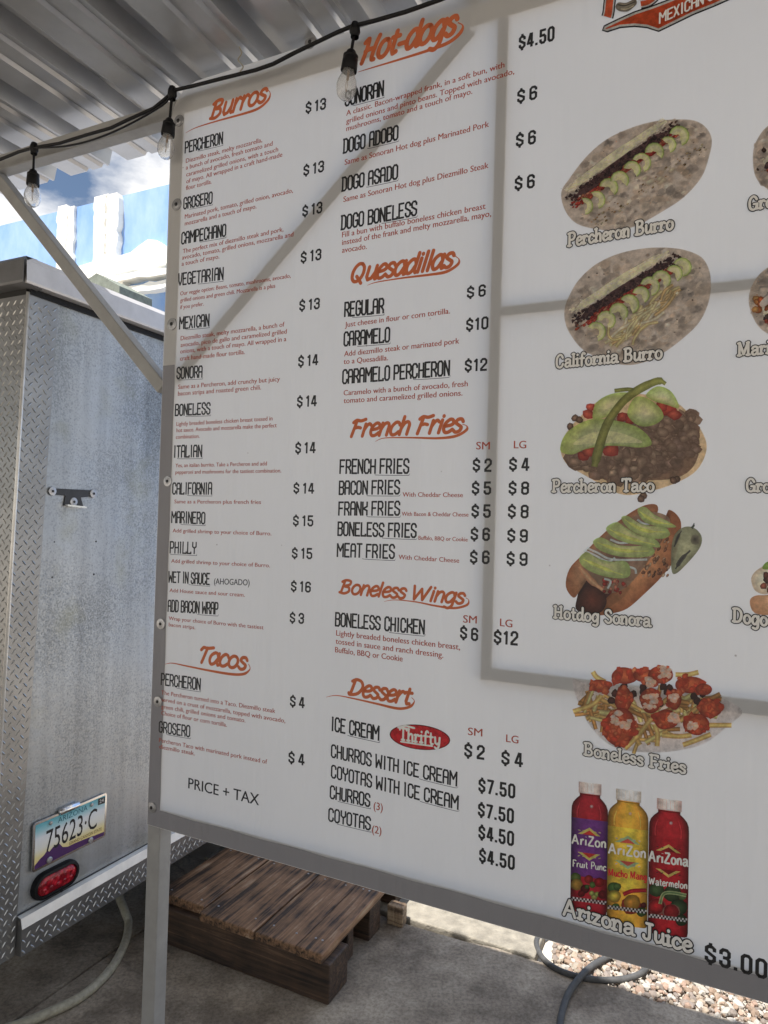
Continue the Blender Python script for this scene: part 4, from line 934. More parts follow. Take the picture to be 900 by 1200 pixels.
for pts in ([(135, 255), (165, 232), (205, 255), (260, 270), (320, 268), (342, 300), (330, 335), (260, 335), (190, 315), (145, 285)], [(190, 190), (225, 172), (280, 200), (350, 208), (420, 205), (440, 235), (400, 252), (300, 250), (220, 225)],
            [(243, 135), (285, 110), (320, 130), (380, 165), (440, 178), (462, 212), (400, 205), (330, 195), (270, 170)], [(305, 95), (330, 85), (370, 110), (420, 125), (480, 130), (503, 160), (470, 178), (400, 170), (340, 140)], [(370, 62), (400, 48), (440, 80), (490, 105), (528, 130), (470, 130), (400, 110)]):
    P.smooth(pts, (172, 180, 118), (124, 144, 80)); c = (sum(p[0] for p in pts)/len(pts), sum(p[1] for p in pts)/len(pts))
    P.strip([along(pts[0], pts[len(pts)//2], .08, 2), (c[0]-8, c[1]+10), along(pts[0], pts[len(pts)//2+1], .9, -3)], [4, 14, 4], (190, 186, 92), (150, 166, 74))
P.smooth([(510, 200), (530, 150), (570, 128), (610, 140), (632, 175), (620, 220), (570, 280), (525, 320), (508, 300)], (140, 140, 108), (96, 98, 76))
P.strip([(525, 300), (550, 260), (585, 225)], [6, 18, 8], (48, 46, 48), (70, 70, 64)); P.strip([(520, 210), (535, 170), (550, 145)], [6, 12, 5], (44, 42, 44), (80, 78, 66)); P.blob(606, 182, 22, (60, 56, 56), (104, 100, 82)); P.strip([(590, 135), (598, 125), (600, 114)], [12, 9, 4], (60, 66, 58), (50, 54, 48))
P.smooth([(130, 430), (150, 380), (190, 370), (235, 400), (245, 440), (215, 480), (150, 480)], (98, 46, 34), (50, 24, 22))
P.done()
P = Picture('S7', 'printed tray of fries covered in orange boneless chicken pieces')
P.smooth([(108, 160), (150, 168), (300, 185), (500, 205), (680, 225), (795, 285), (740, 345), (640, 420), (520, 450), (400, 455), (290, 440), (215, 390), (160, 320), (125, 240)], (168, 150, 138), (150, 146, 146))
R_ = P.rs
for i in range(80):
    t = R_.random(); x0 = 160+t*520; y0 = 230+R_.random()*(190 - 250*abs(t-.45)); an = R_.choice([-.6, -.15, .3, 1.1, -1.2])+R_.uniform(-.3, .3); L = R_.uniform(60, 130)
    c = R_.choice([(184, 146, 84), (168, 124, 66), (200, 168, 108), (150, 108, 56)])
    P.strip([(x0-L/2*math.cos(an), y0-L/2*math.sin(an)), (x0, y0+R_.uniform(-5, 5)), (x0+L/2*math.cos(an), y0+L/2*math.sin(an))], R_.uniform(15, 22), c, tuple(v*.62 for v in c))
for pts in ([(110, 290), (190, 260), (225, 225)], [(190, 128), (205, 150), (240, 170)], [(525, 140), (575, 140), (618, 130)], [(660, 345), (700, 345), (752, 345)], [(320, 440), (370, 390), (425, 320)], [(470, 385), (540, 390), (590, 385)], [(555, 425), (610, 405), (668, 382)], [(440, 340), (452, 385), (450, 430)]):
    P.strip(pts, 20, (194, 156, 92), (140, 104, 54))
def chicken(x, y, rx, ry, white=None):
    P.smooth([(x+rx*1.02*math.cos(a)*R_.uniform(.9, 1.08), y+ry*1.02*math.sin(a)*R_.uniform(.9, 1.08)) for a in [i*.7 for i in range(9)]], (196, 86, 44), (110, 30, 20))
    for i in range(int(rx*ry/130)):
        a, q = R_.random()*6.28, math.sqrt(R_.random()); P.blob(x+rx*q*math.cos(a), y+ry*q*math.sin(a), R_.uniform(9, 19), R_.choice([(176, 62, 34), (196, 84, 44), (160, 50, 28), (204, 104, 62), (190, 76, 40)]), (140, 46, 26), .75, R_.random()*3, 8, .3)
    if white:
        for i in range(16): P.blob(white[0]+R_.uniform(-1, 1)*white[2], white[1]+R_.uniform(-1, 1)*white[2], R_.uniform(8, 16), R_.choice([(206, 190, 172), (190, 168, 148), (214, 202, 190)]), (176, 140, 116), .8, 0, 8)
for i in range(26): P.blob(R_.uniform(230, 640), R_.uniform(180, 260), 16, (64, 28, 24), (40, 20, 20))
chicken(220, 185, 42, 26); chicken(320, 145, 52, 34); chicken(315, 240, 34, 55); chicken(400, 145, 45, 28); chicken(465, 140, 52, 34, (480, 128, 20)); chicken(430, 175, 28, 18, (425, 172, 14)); chicken(425, 245, 44, 50, (425, 245, 30))
chicken(580, 180, 60, 34); chicken(640, 200, 32, 24); chicken(520, 240, 30, 40, (520, 235, 14)); chicken(665, 275, 52, 36); chicken(485, 320, 50, 40, (520, 318, 14)); chicken(610, 340, 52, 42, (595, 345, 12)); chicken(298, 350, 66, 76, (310, 328, 38))
P.done()
# pictures cut off by the photograph's right edge
P = Picture('S3', 'printed burro at the right, second from the top')
tortilla(P, [(838, 640), (850, 580), (890, 520), (960, 480), (1060, 470), (1150, 490), (1200, 560), (1190, 650), (1130, 730), (1040, 780), (950, 790), (895, 765), (850, 720)], 21); P.blob(882, 612, 10, (60, 40, 34)); P.blob(858, 690, 6, (60, 40, 34))
burro_filling(P, (900, 700), (1120, 560), 5, 34); P.done()
P = Picture('S4', 'printed burro with shrimp at the right, over the dark bar')
tortilla(P, [(822, 260), (835, 190), (880, 130), (960, 90), (1060, 80), (1150, 110), (1190, 200), (1170, 300), (1090, 370), (980, 400), (900, 385), (850, 340)], 22)
for i in range(30): P.blob(860+P.rs.uniform(-10, 130), 275+P.rs.uniform(-26, 26)-P.rs.random()*20, 15, P.rs.choice([(196, 104, 48), (214, 132, 70), (170, 80, 36)]), None)
P.smooth([(865, 265), (885, 240), (920, 225), (980, 215), (975, 240), (920, 255), (880, 278)], (206, 200, 188), (170, 160, 150)); burro_filling(P, (890, 340), (1120, 250), 5, 26); P.done()
P = Picture('S6', 'printed hot dog in a pale bun at the right edge')
P.smooth([(826, 430), (850, 408), (900, 405), (980, 380), (1080, 330), (1100, 380), (1020, 450), (920, 485), (845, 478)], (176, 138, 104), (140, 100, 70)); P.smooth([(832, 350), (840, 320), (870, 295), (930, 270), (940, 330), (900, 400), (850, 390)], (186, 172, 152), (150, 134, 114))
for i in range(40): P.blob(905+P.rs.uniform(-25, 100), 355+P.rs.uniform(-35, 35), 14, P.rs.choice([(84, 40, 34), (120, 60, 46), (60, 30, 28)]), None)
P.smooth([(878, 300), (890, 275), (930, 262), (990, 250), (980, 285), (920, 300)], (130, 156, 70), (90, 120, 46)); P.done()
# juice bottles
P = Picture('J', 'three printed juice bottles, purple, yellow and red labels')
def bottle(x, y0, y1, w, body, lab, cap, ly0, ly1, sl, cx0):
    def q(u, v): return (x+w*u - .012*(v-y0), v + (u-.0)*w*sl)
    nb = [(-.5, y1), (-.5, y0+150), (-.47, y0+110), (-.38, y0+80), (-.29, y0+60), (-.27, y0+45), (.27, y0+45), (.29, y0+60), (.38, y0+80), (.47, y0+110), (.5, y0+150), (.5, y1)]
    rows = [(y0+40, .27), (y0+60, .28), (y0+78, .37), (y0+100, .45), (y0+125, .49), (y0+160, .5), (y1-30, .5), (y1-6, .48), (y1, .42)]
    dark = tuple(v*.42 for v in body)
    def rowstrip(rows, cm, ce):
        Q = []; C = []; F = []
        for (v, hw) in rows:
            for t, c in ((-1, ce), (-.55, cm), (0.1, tuple(min(255, k*1.12) for k in cm)), (.6, cm), (1, ce)): Q.append(q(hw*t, v)); C.append(pp(*c))
        for i in range(len(rows)-1):
            for j in range(4): a = 5*i+j; F.append((a, a+1, a+6, a+5))
        P._add(Q, C, F)
    rowstrip(rows, body, dark)
    rowstrip([(ly0, .5), (ly1, .5)], lab, tuple(v*.55 for v in lab))
    rowstrip([(y0-22, .3), (y0-20, .31), (y0+40, .31), (y0+44, .3)], cap, tuple(v*.72 for v in cap))
    for u0, cc in ((-.34, 1.35), (.30, 1.25)): P.strip([q(u0*.8, y0+100), q(u0, y0+150), q(u0, ly0-6)], [4, 9, 7], tuple(min(255, v*cc+24) for v in body), body)
    P.strip([q(-.26, y0-14), q(-.26, y0+36)], 8, tuple(min(255, v*1.12) for v in cap), cap); P.strip([q(-.28, y0+47), q(0, y0+52), q(.28, y0+47)], 6, dark, body)
    for k_ in range(6): P.strip([q(-.27+.1*k_, y0-16), q(-.27+.1*k_, y0+36)], 3, tuple(v*.86 for v in cap), cap)
    P.blob(*q(.05, y0+115), 12, (232, 210, 190), body, 1, 0, 12, .05)
    return q
b1 = bottle(258, 108, 850, 215, (128, 22, 32), (92, 46, 118), (186, 158, 152), 300, 640, .13, 0)
b2 = bottle(483, 150, 925, 238, (172, 124, 34), (198, 158, 48), (196, 182, 166), 350, 720, .13, 0)
b3 = bottle(722, 205, 980, 235, (132, 20, 28), (146, 22, 32), (196, 158, 152), 410, 640, .13, 0)
def crest(q, y, c1, c2, c3):
    for (s, c) in ((1.0, c2), (.62, c1)):
        P.poly([q(-.32*s, y), q(0, y-44*s), q(.3*s, y)], c); P.poly([q(-.32*s, y+106), q(0, y+106+44*s), q(.3*s, y+106)], c)
    for u in (-.28, -.16, .16, .28): P.blob(*q(u, y-22), 9, c3, c3, .35, .3, 4, .1); P.blob(*q(u, y+128), 9, c3, c3, .35, -.3, 4, .1)
crest(b1, 392, (168, 44, 40), (196, 160, 80), (200, 168, 90)); crest(b2, 440, (190, 70, 56), (120, 150, 120), (120, 130, 170)); crest(b3, 490, (120, 20, 26), (178, 160, 80), (30, 26, 30))
rr = P.rs
def fruit(q, y, items):
    for (u, dy, r, c) in items:
        r *= .9; u = max(-.49+r/230, min(.49-r/230, u)); P.blob(*q(u, y+dy), r, c, tuple(v*.5 for v in c), .95, 0, 12, .06)
fruit(b1, 690, [(-.38, -40, 34, (96, 120, 50)), (-.4, 0, 40, (180, 140, 50)), (-.1, 20, 30, (96, 16, 26)), (0, -40, 30, (170, 44, 40)), (.1, -10, 22, (80, 120, 50)), (.28, -30, 34, (150, 24, 30)), (.15, 60, 20, (170, 190, 90)), (.08, 40, 18, (160, 184, 84)), (.22, 42, 18, (160, 184, 84)), (-.2, 50, 24, (110, 20, 28)), (.38, 40, 30, (120, 26, 30)), (-.05, 5, 16, (60, 90, 40))])
fruit(b2, 770, [(-.42, -60, 40, (70, 110, 50)), (-.25, -70, 26, (90, 130, 60)), (-.42, -10, 44, (196, 150, 50)), (.1, 30, 66, (180, 60, 40)), (.12, 12, 54, (206, 150, 46)), (-.28, 50, 26, (70, 110, 50)), (.42, 60, 34, (60, 96, 44)), (.4, 20, 20, (90, 30, 30))])
fruit(b3, 800, [(.1, -70, 60, (56, 84, 48)), (-.3, -80, 50, (60, 90, 50)), (.35, 10, 60, (50, 78, 46)), (-.3, 20, 58, (206, 110, 96)), (-.3, 18, 52, (178, 34, 40)), (.08, 40, 58, (206, 120, 104)), (.08, 38, 52, (184, 36, 42)), (.35, -60, 26, (96, 128, 70)), (.36, 80, 40, (48, 74, 42))])
for q, yy, n_ in ((b1, 765, 10), (b2, 815, 11), (b3, 865, 11)):
    for i in range(n_*2):
        u = -.48+.96*i/(n_*2); dy = 10*(i % 2); c = (206, 200, 190) if i % 2 else (40, 32, 32)
        P.poly([q(u, yy+dy*.0), q(u+.045, yy), q(u+.045, yy+11), q(u, yy+11)], c); P.poly([q(u, yy+11), q(u+.045, yy+11), q(u+.045, yy+22), q(u, yy+22)], (40, 32, 32) if i % 2 else (206, 200, 190))
P.strip([b2(-.1, 742), b2(.1, 716), b2(.3, 706), b2(.47, 700)], 24, (150, 30, 40), (110, 20, 30)); P.strip([b3(-.2, 800), b3(-.12, 740), b3(.1, 725), b3(.45, 730)], 20, (64, 100, 56), (150, 160, 110))
bottles = P.done('bottle_picture')
def jt(txt, q, u0, u1, y, h, mat, bold=.02):
    a = px('J', *q(u0, y)); c = px('J', *q(u1, y)); P0, P1, hh = placed(a[0], a[1], c[0], c[1], h/5.0)
    st, Wt = soft_strokes(txt, True, False); dv = P1-P0; tf = lambda gx, gy: (P0.x+dv.x*gx/Wt, P0.y+dv.y*gx/Wt+gy*hh)
    V, F = stroke_mesh(st, tf, (.17 if h > 50 else .15)*hh, .0030, False); part('label_lettering', V, F, M[mat], bottles)
M['label_yellow'] = plain('label_ink', pc(170, 40, 40), .5)
jt('AriZon', b1, -.47, .47, 452, 56, 'white_ink', .03); jt('AriZon', b2, -.47, .46, 510, 60, 'white_ink', .03); jt('AriZona', b3, -.49, .49, 556, 62, 'white_ink', .03)
jt('Fruit Punc', b1, -.45, .47, 585, 40, 'white_ink'); jt('Mucho Mang', b2, -.47, .48, 640, 42, 'label_yellow'); jt('Watermelon', b3, -.48, .48, 690, 42, 'white_ink')
# oval ice-cream badge
P = Picture('S2', 'red oval badge with white lettering beside ice cream', base=.0006, inc=1.5e-4)
def oval(rx, ry, c):
    P.poly([(393+rx*math.cos(a)-ry*.0*math.sin(a), 141+ry*math.sin(a)+rx*math.cos(a)*.10) for a in [2*math.pi*i/40 for i in range(40)]], c)
oval(114, 47, (70, 14, 20)); oval(110, 44, (182, 26, 34)); badge = P.done('badge')
a = px('S2', 316, 150); c = px('S2', 470, 172); P0, P1, hh = placed(a[0], a[1], c[0], c[1], 46/3.2143)
st, Wt = soft_strokes('Thrifty', True); dv = P1-P0; tf = lambda gx, gy: (P0.x+dv.x*gx/Wt, P0.y+dv.y*gx/Wt+gy*hh)
V, F = stroke_mesh(st, tf, .17*hh, .0011, True)
for pts_, ww in (([(322, 157), (380, 166), (440, 174)], .13), ([(312, 104), (340, 98), (372, 106)], .16)):
    v, f = ribbon([Vector(on_ban(*px('S2', *p))) for p in pts_], ww*hh); k = len(V); V += lift(v, .0012); F += [tuple(i+k for i in q) for q in f]
part('badge_lettering', V, F, M['white_ink'], badge)
# logo at the top edge
P = Picture('L', 'orange pennant logo with white and black outline at the top', base=.0006, inc=2.0e-4)
penn = [(110, 145), (118, 128), (180, 98), (260, 62), (340, 36), (430, 2), (520, -40), (700, -120), (800, -150), (900, -90), (760, -25), (640, 28), (540, 68), (450, 112), (376, 148), (320, 130), (260, 124), (190, 130), (130, 150)]
def grow(pts, d):
    cx = sum(p[0] for p in pts)/len(pts); out = []
    n = len(pts)
    for i in range(n):
        a, b_, c = Vector(pts[i-1]), Vector(pts[i]), Vector(pts[(i+1) % n]); t = ((b_-a).normalized()+(c-b_).normalized()).normalized(); out.append((b_.x+t.y*-d*-1 if False else b_.x - t.y*d, b_.y + t.x*d))
    return out
def tri_poly(pts, c):   # concave outline: fill by ear clipping
    from mathutils.geometry import tessellate_polygon
    tr = tessellate_polygon([[Vector((p[0], p[1], 0)) for p in pts]]); P._add(pts, [pc(*c)]*len(pts), [tuple(t) for t in tr])
tri_poly(grow(penn, -7), (30, 26, 28)); tri_poly(penn, (200, 194, 186)); tri_poly(grow(penn, 10), (172, 72, 40))
for w, c in ((30, (30, 26, 28)), (22, (200, 194, 186))):
    pass
def letter(pts, w):
    P.strip(pts, w+24, (30, 26, 28), (30, 26, 28)); P.strip(pts, w+12, (200, 194, 186), (200, 194, 186)); P.strip(pts, w, (172, 72, 40), (172, 72, 40))
letter([(130, 84), (136, 60), (140, 20), (150, -60), (155, -140)], 34)
letter([(290, 22), (320, 16), (352, -6), (372, -40)], 24)
letter([(150, -140), (210, -170), (250, -130), (220, -80), (160, -60)], 30)
for i, (x, wl) in enumerate(((420, 30), (520, 30), (620, 30))): letter([(x, -40-i*34), (x-10, -90-i*30), (x+10, -130-i*30)], 26)
P.smooth([(170, 40), (185, 20), (220, 22), (262, 4), (272, 24), (255, 45), (225, 64), (185, 60)], (120, 112, 96), (80, 74, 66)); P.strip([(180, 30), (215, 36), (262, 18)], 6, (60, 56, 52), (60, 56, 52)); P.strip([(195, 52), (225, 52), (258, 36)], 4, (170, 162, 140), (150, 142, 120))
logo = P.done('logo')
a = px('L', 382, 122); c = px('L', 770, -52); P0, P1, hh = placed(a[0], a[1], c[0], c[1], 48/4.0909)
o = tall_text('MEXICAN STYLE', P0, P1, hh, w=.15, name='logo_lettering', mat='white_ink')
# tiny lift so the lettering sits on the pennant
for v in o.data.vertices: v.co += -NV*.0060
# washers with screws along the left and top edges
def washer(P, axis, r, par, mat='washer', tagname='washer', scr=True):
    V, F = lathe_vf([(0, .0035), (r*.45, .0035), (r*.55, .0028), (r*.95, .0022), (r, .0012), (r, 0)], P, axis, 20); w = part(tagname, V, F, M[mat], par, smooth=False)
    if scr:
        V, F = lathe_vf([(0, .0062), (r*.2, .006), (r*.3, .0045), (r*.32, .0030)], P, axis, 10); part('screw', V, F, M['black_paint'], w)
    return w
for i, (x, y) in enumerate([(210, 142), (207.5, 240), (202, 380), (197, 564), (189, 731), (185.5, 822), (178.5, 946), (364, 50)]):
    b_, z_ = on_ban(x, y); washer(SB(b_, z_, .0006), -NV, .0165 if i < 3 or i == 7 else .0145, banner)

# ================================================================== STRING LIGHTS
string = thing('string_light', W(-1.3, D-.04, 2.8), 'black cable string light with clear bulbs hanging along the beam', 'string light')
NS = D-.045
def sp(x, y, nn=NS): return hit(x, y, NV, nn)
cab = [(-60, 203), (0, 187), (22, 178), (40, 173), (70, 168), (102, 158), (130, 150), (153, 139), (180, 127), (196, 114), (203, 106), (225, 101), (260, 92), (300, 82), (320, 75), (345, 62), (372, 49), (395, 38), (412, 31), (440, 24), (475, 14), (512, 1), (560, -18), (640, -50), (720, -75), (820, -110), (1000, -180)]
V, F = tube_vf([sp(*p) for p in cab], .0047, 10); part('cable', V, F, M['rubber'], string, smooth=True)
cab2 = [(40, 172), (75, 170), (110, 162), (150, 145), (190, 122), (202, 108)]
V, F = tube_vf(catmull([sp(p[0], p[1]+1.5, NS-.006) for p in cab2], 4), .0028, 8); part('cable', V, F, M['rubber'], string, smooth=True)
def bulb(x, y_top, y_sock, y_bulb, y_end, x_end):
    """drop wire from the cable, ribbed socket, clear bulb with filament"""
    A = sp(x, y_top); B = sp(x+(x_end-x)*.35, y_sock); C_ = sp(x_end, y_end); ax = (C_-B).normalized(); L = (C_-B).length
    V, F = tube_vf([A+Vector((0, 0, .0)), A*.5+B*.5, B], .0035, 8); part('drop_wire', V, F, M['rubber'], string)
    V, F = lathe_vf([(.0001, -.014), (.008, -.014), (.0115, -.004), (.0125, .008), (.0095, .013), (.0095, .02)], A, -ZV, 12); part('cable_joint', V, F, M['rubber'], string, True)
    k = L/.105
    prof = [(.0001, -.004), (.006, -.003), (.0095, .0), (.012, .006), (.0165, .010), (.0165, .014), (.0155, .015), (.0165, .016), (.0172, .026), (.018, .042), (.0172, .044), (.016, .043)]
    V, F = lathe_vf([(r*k, h*k) for r, h in prof], B, ax, 20); s = part('socket', V, F, M['rubber'], string, True)
    s.modifiers.new('e', 'EDGE_SPLIT').split_angle = math.radians(50)
    g_ = [(.0125, .036), (.013, .044), (.016, .053), (.0205, .064), (.0225, .075), (.0215, .087), (.0175, .097), (.010, .104), (.003, .106), (.0001, .1062)]
    pr = [(r*k, h*k) for r, h in g_]
    V, F = lathe_vf(pr, B, ax, 24); gl = part('bulb', V, F, M['glass'], string, True)
    md = gl.modifiers.new('wall', 'SOLIDIFY'); md.thickness = .0009; md.offset = -1
    ls = [tube_vf([B+ax*(.042*k), B+ax*(.062*k)], .003*k, 8), tube_vf([B+ax*(.06*k), B+ax*(.074*k)+BV*.002, B+ax*(.088*k)+BV*.0005], .0007, 5), tube_vf([B+ax*(.06*k)-BV*.002, B+ax*(.075*k)-BV*.003, B+ax*(.088*k)], .0006, 5)]
    V, F = merge(ls); part('filament', V, F, M['filament'], gl)
V, F = tube_vf(catmull([sp(278, 50), sp(283, 62), sp(279, 70), sp(285, 78), sp(281, 84)], 4), .0016, 6); part('wire_tie', V, F, M['hose_tan'], string)
bulb(40, 173, 200, 0, 242, 37.5)
bulb(202, 108, 140, 0, 186, 193)
bulb(416, 34, 60, 0, 117, 404)
bulb(760, -88, -60, 0, -10, 752)

# ================================================================== TRAILER
TB = 'food_trailer'
trailer = thing(TB, W(E_-1.0, 3.2, 0), 'silver galvanised food trailer with tread plate corner behind the menu', 'trailer')
NFAR, BW = 5.2, 2.05   # far end along n, body width
n0, n1 = 1.5, NFAR
def TR(n_, z_, out=0.0): return W(E_+out, n_, z_)
def tq(x, y, out=0.0): n_, z_ = on_tr(x, y); return TR(n_, z_, out)
ztop, zbot = 2.476, .405
# body: box behind the sheet
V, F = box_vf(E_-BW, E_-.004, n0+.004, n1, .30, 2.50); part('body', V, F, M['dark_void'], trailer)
# galvanised side sheet, wavy a little
V = []; F = []
nn_, zz_ = 40, 24; e0 = on_tr(67, 355); e1 = on_tr(18.5, 1076)
for j in range(zz_+1):
    z_ = zbot+(ztop-zbot)*j/zz_; nl = e1[0]+(e0[0]-e1[0])*(z_-e1[1])/(e0[1]-e1[1]) - .006
    for i in range(nn_+1):
        n_ = nl+(n1-nl)*i/nn_; V.append(TR(n_, z_, .002+.0015*math.sin(n_*6+z_*3)+.001*math.sin(z_*8)))
for j in range(zz_):
    for i in range(nn_): a = j*(nn_+1)+i; F.append((a, a+nn_+1, a+nn_+2, a+1))
part('side_sheet', V, F, M['galv'], trailer, True)
# tread plate corner: side leg and rear leg
c_top = on_tr(32, 345); c_bot = on_tr(-15, 1112)
def lerp(a, c, t): return a+(c-a)*t
def quad_plate(name, q, thick, nrm, mat):
    V = [Vector(p) for p in q] + [Vector(p)-nrm*thick for p in q]; F = [(0, 1, 2, 3), (7, 6, 5, 4), (0, 4, 5, 1), (1, 5, 6, 2), (2, 6, 7, 3), (3, 7, 4, 0)]
    return part(name, V, F, M[mat], trailer)
ZT, ZB = 2.48, .283
def edge_n(p, q, z_): return p[0]+(q[0]-p[0])*(z_-p[1])/(q[1]-p[1])
cn = lambda z_: edge_n(c_top, c_bot, z_); wn = lambda z_: edge_n(e0, e1, z_)
o = quad_plate('corner_plate', [TR(cn(ZB), ZB, .006), TR(wn(ZB), ZB, .006), TR(wn(ZT), ZT, .006), TR(cn(ZT), ZT, .006)], .004, BV, 'tread'); side_leg = o
RW = .22
o2 = quad_plate('corner_plate', [W(E_-RW, cn(ZB)-.001, ZB), W(E_+.006, cn(ZB)-.001, ZB), W(E_+.006, cn(ZT)-.001, ZT), W(E_-RW, cn(ZT)-.001, ZT)], .004, -NV, 'tread')
V, F = tube_vf([TR(cn(ZB), ZB, .004), TR(cn(1.9), 1.9, .004), TR(cn(ZT), ZT, .004)], .006, 8); part('corner_bead', V, F, M['tread_bright'], trailer, True)
def lozenges(fr, w, h, step, mat, par, nrm, name='tread_pattern', seedr=5):
    """raised tread bars in a herringbone; fr(u,v) -> point on the plate"""
    V = []; F = []; r = random.Random(seedr); rows = int(h/step); cols = int(w/step)+1
    for j in range(rows):
        for i in range(cols):
            for ph in (0, 1):
                u = (i+.5*ph+.25)*step; v = (j+.5*ph+.25)*step
                if u > w-.004 or u < .004 or v > h-.006: continue
                a = math.radians(48 if ph else -48); L = step*.36; wd = step*.085; ca, sa = math.cos(a), math.sin(a)
                q = [(-L, 0), (-L*.4, wd), (L*.4, wd), (L, 0), (L*.4, -wd), (-L*.4, -wd)]
                k = len(V)
                for (x, y) in q: V.append(fr(u+x*ca-y*sa, v+x*sa+y*ca)+nrm*.0002)
                V.append(fr(u-L*.6*ca, v-L*.6*sa)+nrm*.0020); V.append(fr(u+L*.6*ca, v+L*.6*sa)+nrm*.0020)
                F += [(k, k+1, k+6), (k+1, k+2, k+7, k+6), (k+2, k+3, k+7), (k+3, k+4, k+7), (k+4, k+5, k+6, k+7), (k+5, k, k+6)]
    o = part(name, V, F, M[mat], par); o['kind'] = 'stuff'; return o
ww_ = wn(1.4)-cn(1.4)
lozenges(lambda u, v: TR(cn(ZB+v)+u/ww_*(wn(ZB+v)-cn(ZB+v)), ZB+v, .006), ww_, ZT-ZB, .034, 'tread_bar', side_leg, BV)
lozenges(lambda u, v: W(E_-RW+u, cn(ZB+v)-.001, ZB+v), RW, ZT-ZB, .034, 'tread_bar', o2, -NV)
# painted rear wall beyond the corner plate
quad_plate('rear_sheet', [W(E_-BW, n0+.001, .41), W(E_-RW-.001, n0+.001, .41), W(E_-RW-.001, n0+.001, 2.48), W(E_-BW, n0+.001, 2.48)], .003, -NV, 'galv')
# bottom tread trim: bright folded lip, then sloped face
def trim():
    a0 = wn(.38)+.002; segs = []
    prof = [(.004, .408), (.022, .404), (.030, .372), (.030, .283), (.0, .280)]
    V = []; F = []
    for n_ in (a0, NFAR): V += [TR(n_, z_, o_) for (o_, z_) in prof]
    k = len(prof)
    for i in range(k-1): F.append((i, k+i, k+i+1, i+1))
    F.append(tuple(range(k))); t = part('bottom_trim', V, F, M['tread'], trailer)
    lip = [(.0045, .4088), (.0226, .4048), (.0306, .372)]
    V = []; F = []
    for n_ in (a0, NFAR): V += [TR(n_, z_, o_+.0006) for (o_, z_) in lip]
    for i in range(2): F.append((i, 3+i, 3+i+1, i+1))
    part('trim_lip', V, F, M['tread_bright'], t)
    lozenges(lambda u, v: TR(a0+u, .287+v, .0302), 2.2, .082, .034, 'tread_bar', t, BV)
trim()
# dark seam above the trim
V, F = box_vf(E_+.003, E_+.0055, wn(.41), NFAR, .409, .4125); part('seam', V, F, M['black_paint'], trailer)
# roof cap
def cap():
    ng = 5.2
    zl, zh = 2.50, 2.585
    V = [TR(n0-.03, zl, .0), TR(n0-.03, zl, .045), TR(n0-.03, zl+.062, .045), TR(n0-.03, zl+.105, .0)]
    # side cap: profile swept along n
    prof = [(-.02, 2.495), (.045, 2.495), (.048, 2.502), (.045, 2.566), (.02, 2.590), (-.12, 2.604)]
    V = []; F = []
    for n_ in (n0-.034, ng): V += [TR(n_ + (.04 if (n_ < 2 and z_ > 2.58) else 0), z_, o_) for o_, z_ in prof]
    k = len(prof)
    for i in range(k-1): F.append((i, k+i, k+i+1, i+1))
    F.append(tuple(range(k-1, -1, -1))); t = part('roof_cap', V, F, M['cap_light'], trailer); 
    prof = [(.03, 2.490), (-.040, 2.495), (-.044, 2.502), (-.040, 2.572), (-.005, 2.598), (.04, 2.600)]
    V = []; F = []
    for b_ in (E_-BW, E_+.040): V += [W(b_-(0 if (z_ < 2.58 or b_ < E_) else .04), n0+q, z_) for q, z_ in prof]
    for i in range(k-1): F.append((k+i, i, i+1, k+i+1))
    F.append((6, 7, 8, 9, 10)); t = part('roof_cap', V, F, M['cap_dark'], trailer)
    V, F = box_vf(E_-BW, E_-.1, n0+.3, ng, 2.49, 2.60); part('roof', V, F, M['cap_light'], trailer)
    V, F = box_vf(E_-.01, E_+.012, n0+.01, ng, 2.474, 2.494); part('seal_strip', V, F, M['rubber'], trailer)
cap()
# hanging bracket with three washers
def tp(poly, out, thick, mat, name, par=None):
    q = [tq(*p) for p in poly]; n_ = len(q); V = [p+BV*(out+thick) for p in q]+[p+BV*out for p in q]
    F = [tuple(range(n_-1, -1, -1)), tuple(range(n_, 2*n_))] + [(i, (i+1) % n_, (i+1) % n_+n_, i+n_) for i in range(n_)]
    return part(name, V, F, M[mat], par or trailer)
br = tp([(56, 572), (106, 574.5), (111, 578), (109, 581.5), (93, 583), (96, 594), (73, 592.5), (75, 581), (57, 579)], .004, .004, 'black_paint', 'bracket')
for (x, y) in ((59.5, 575.5), (107.5, 578.5), (84.5, 588)): washer(tq(x, y, .008), BV, .0155, br)
tp([(74, 591), (96, 593.5), (96, 595.5), (74, 593)], .004, .02, 'chrome', 'bracket_lip', br)
for (x, y) in ((62.8, 635), (112, 634.5), (60.5, 676.5), (109.5, 673)): V, F = lathe_vf([(0, .004), (.003, .0038), (.004, .002)], tq(x, y), BV, 8); part('rivet_hole', V, F, M['black_paint'], trailer)
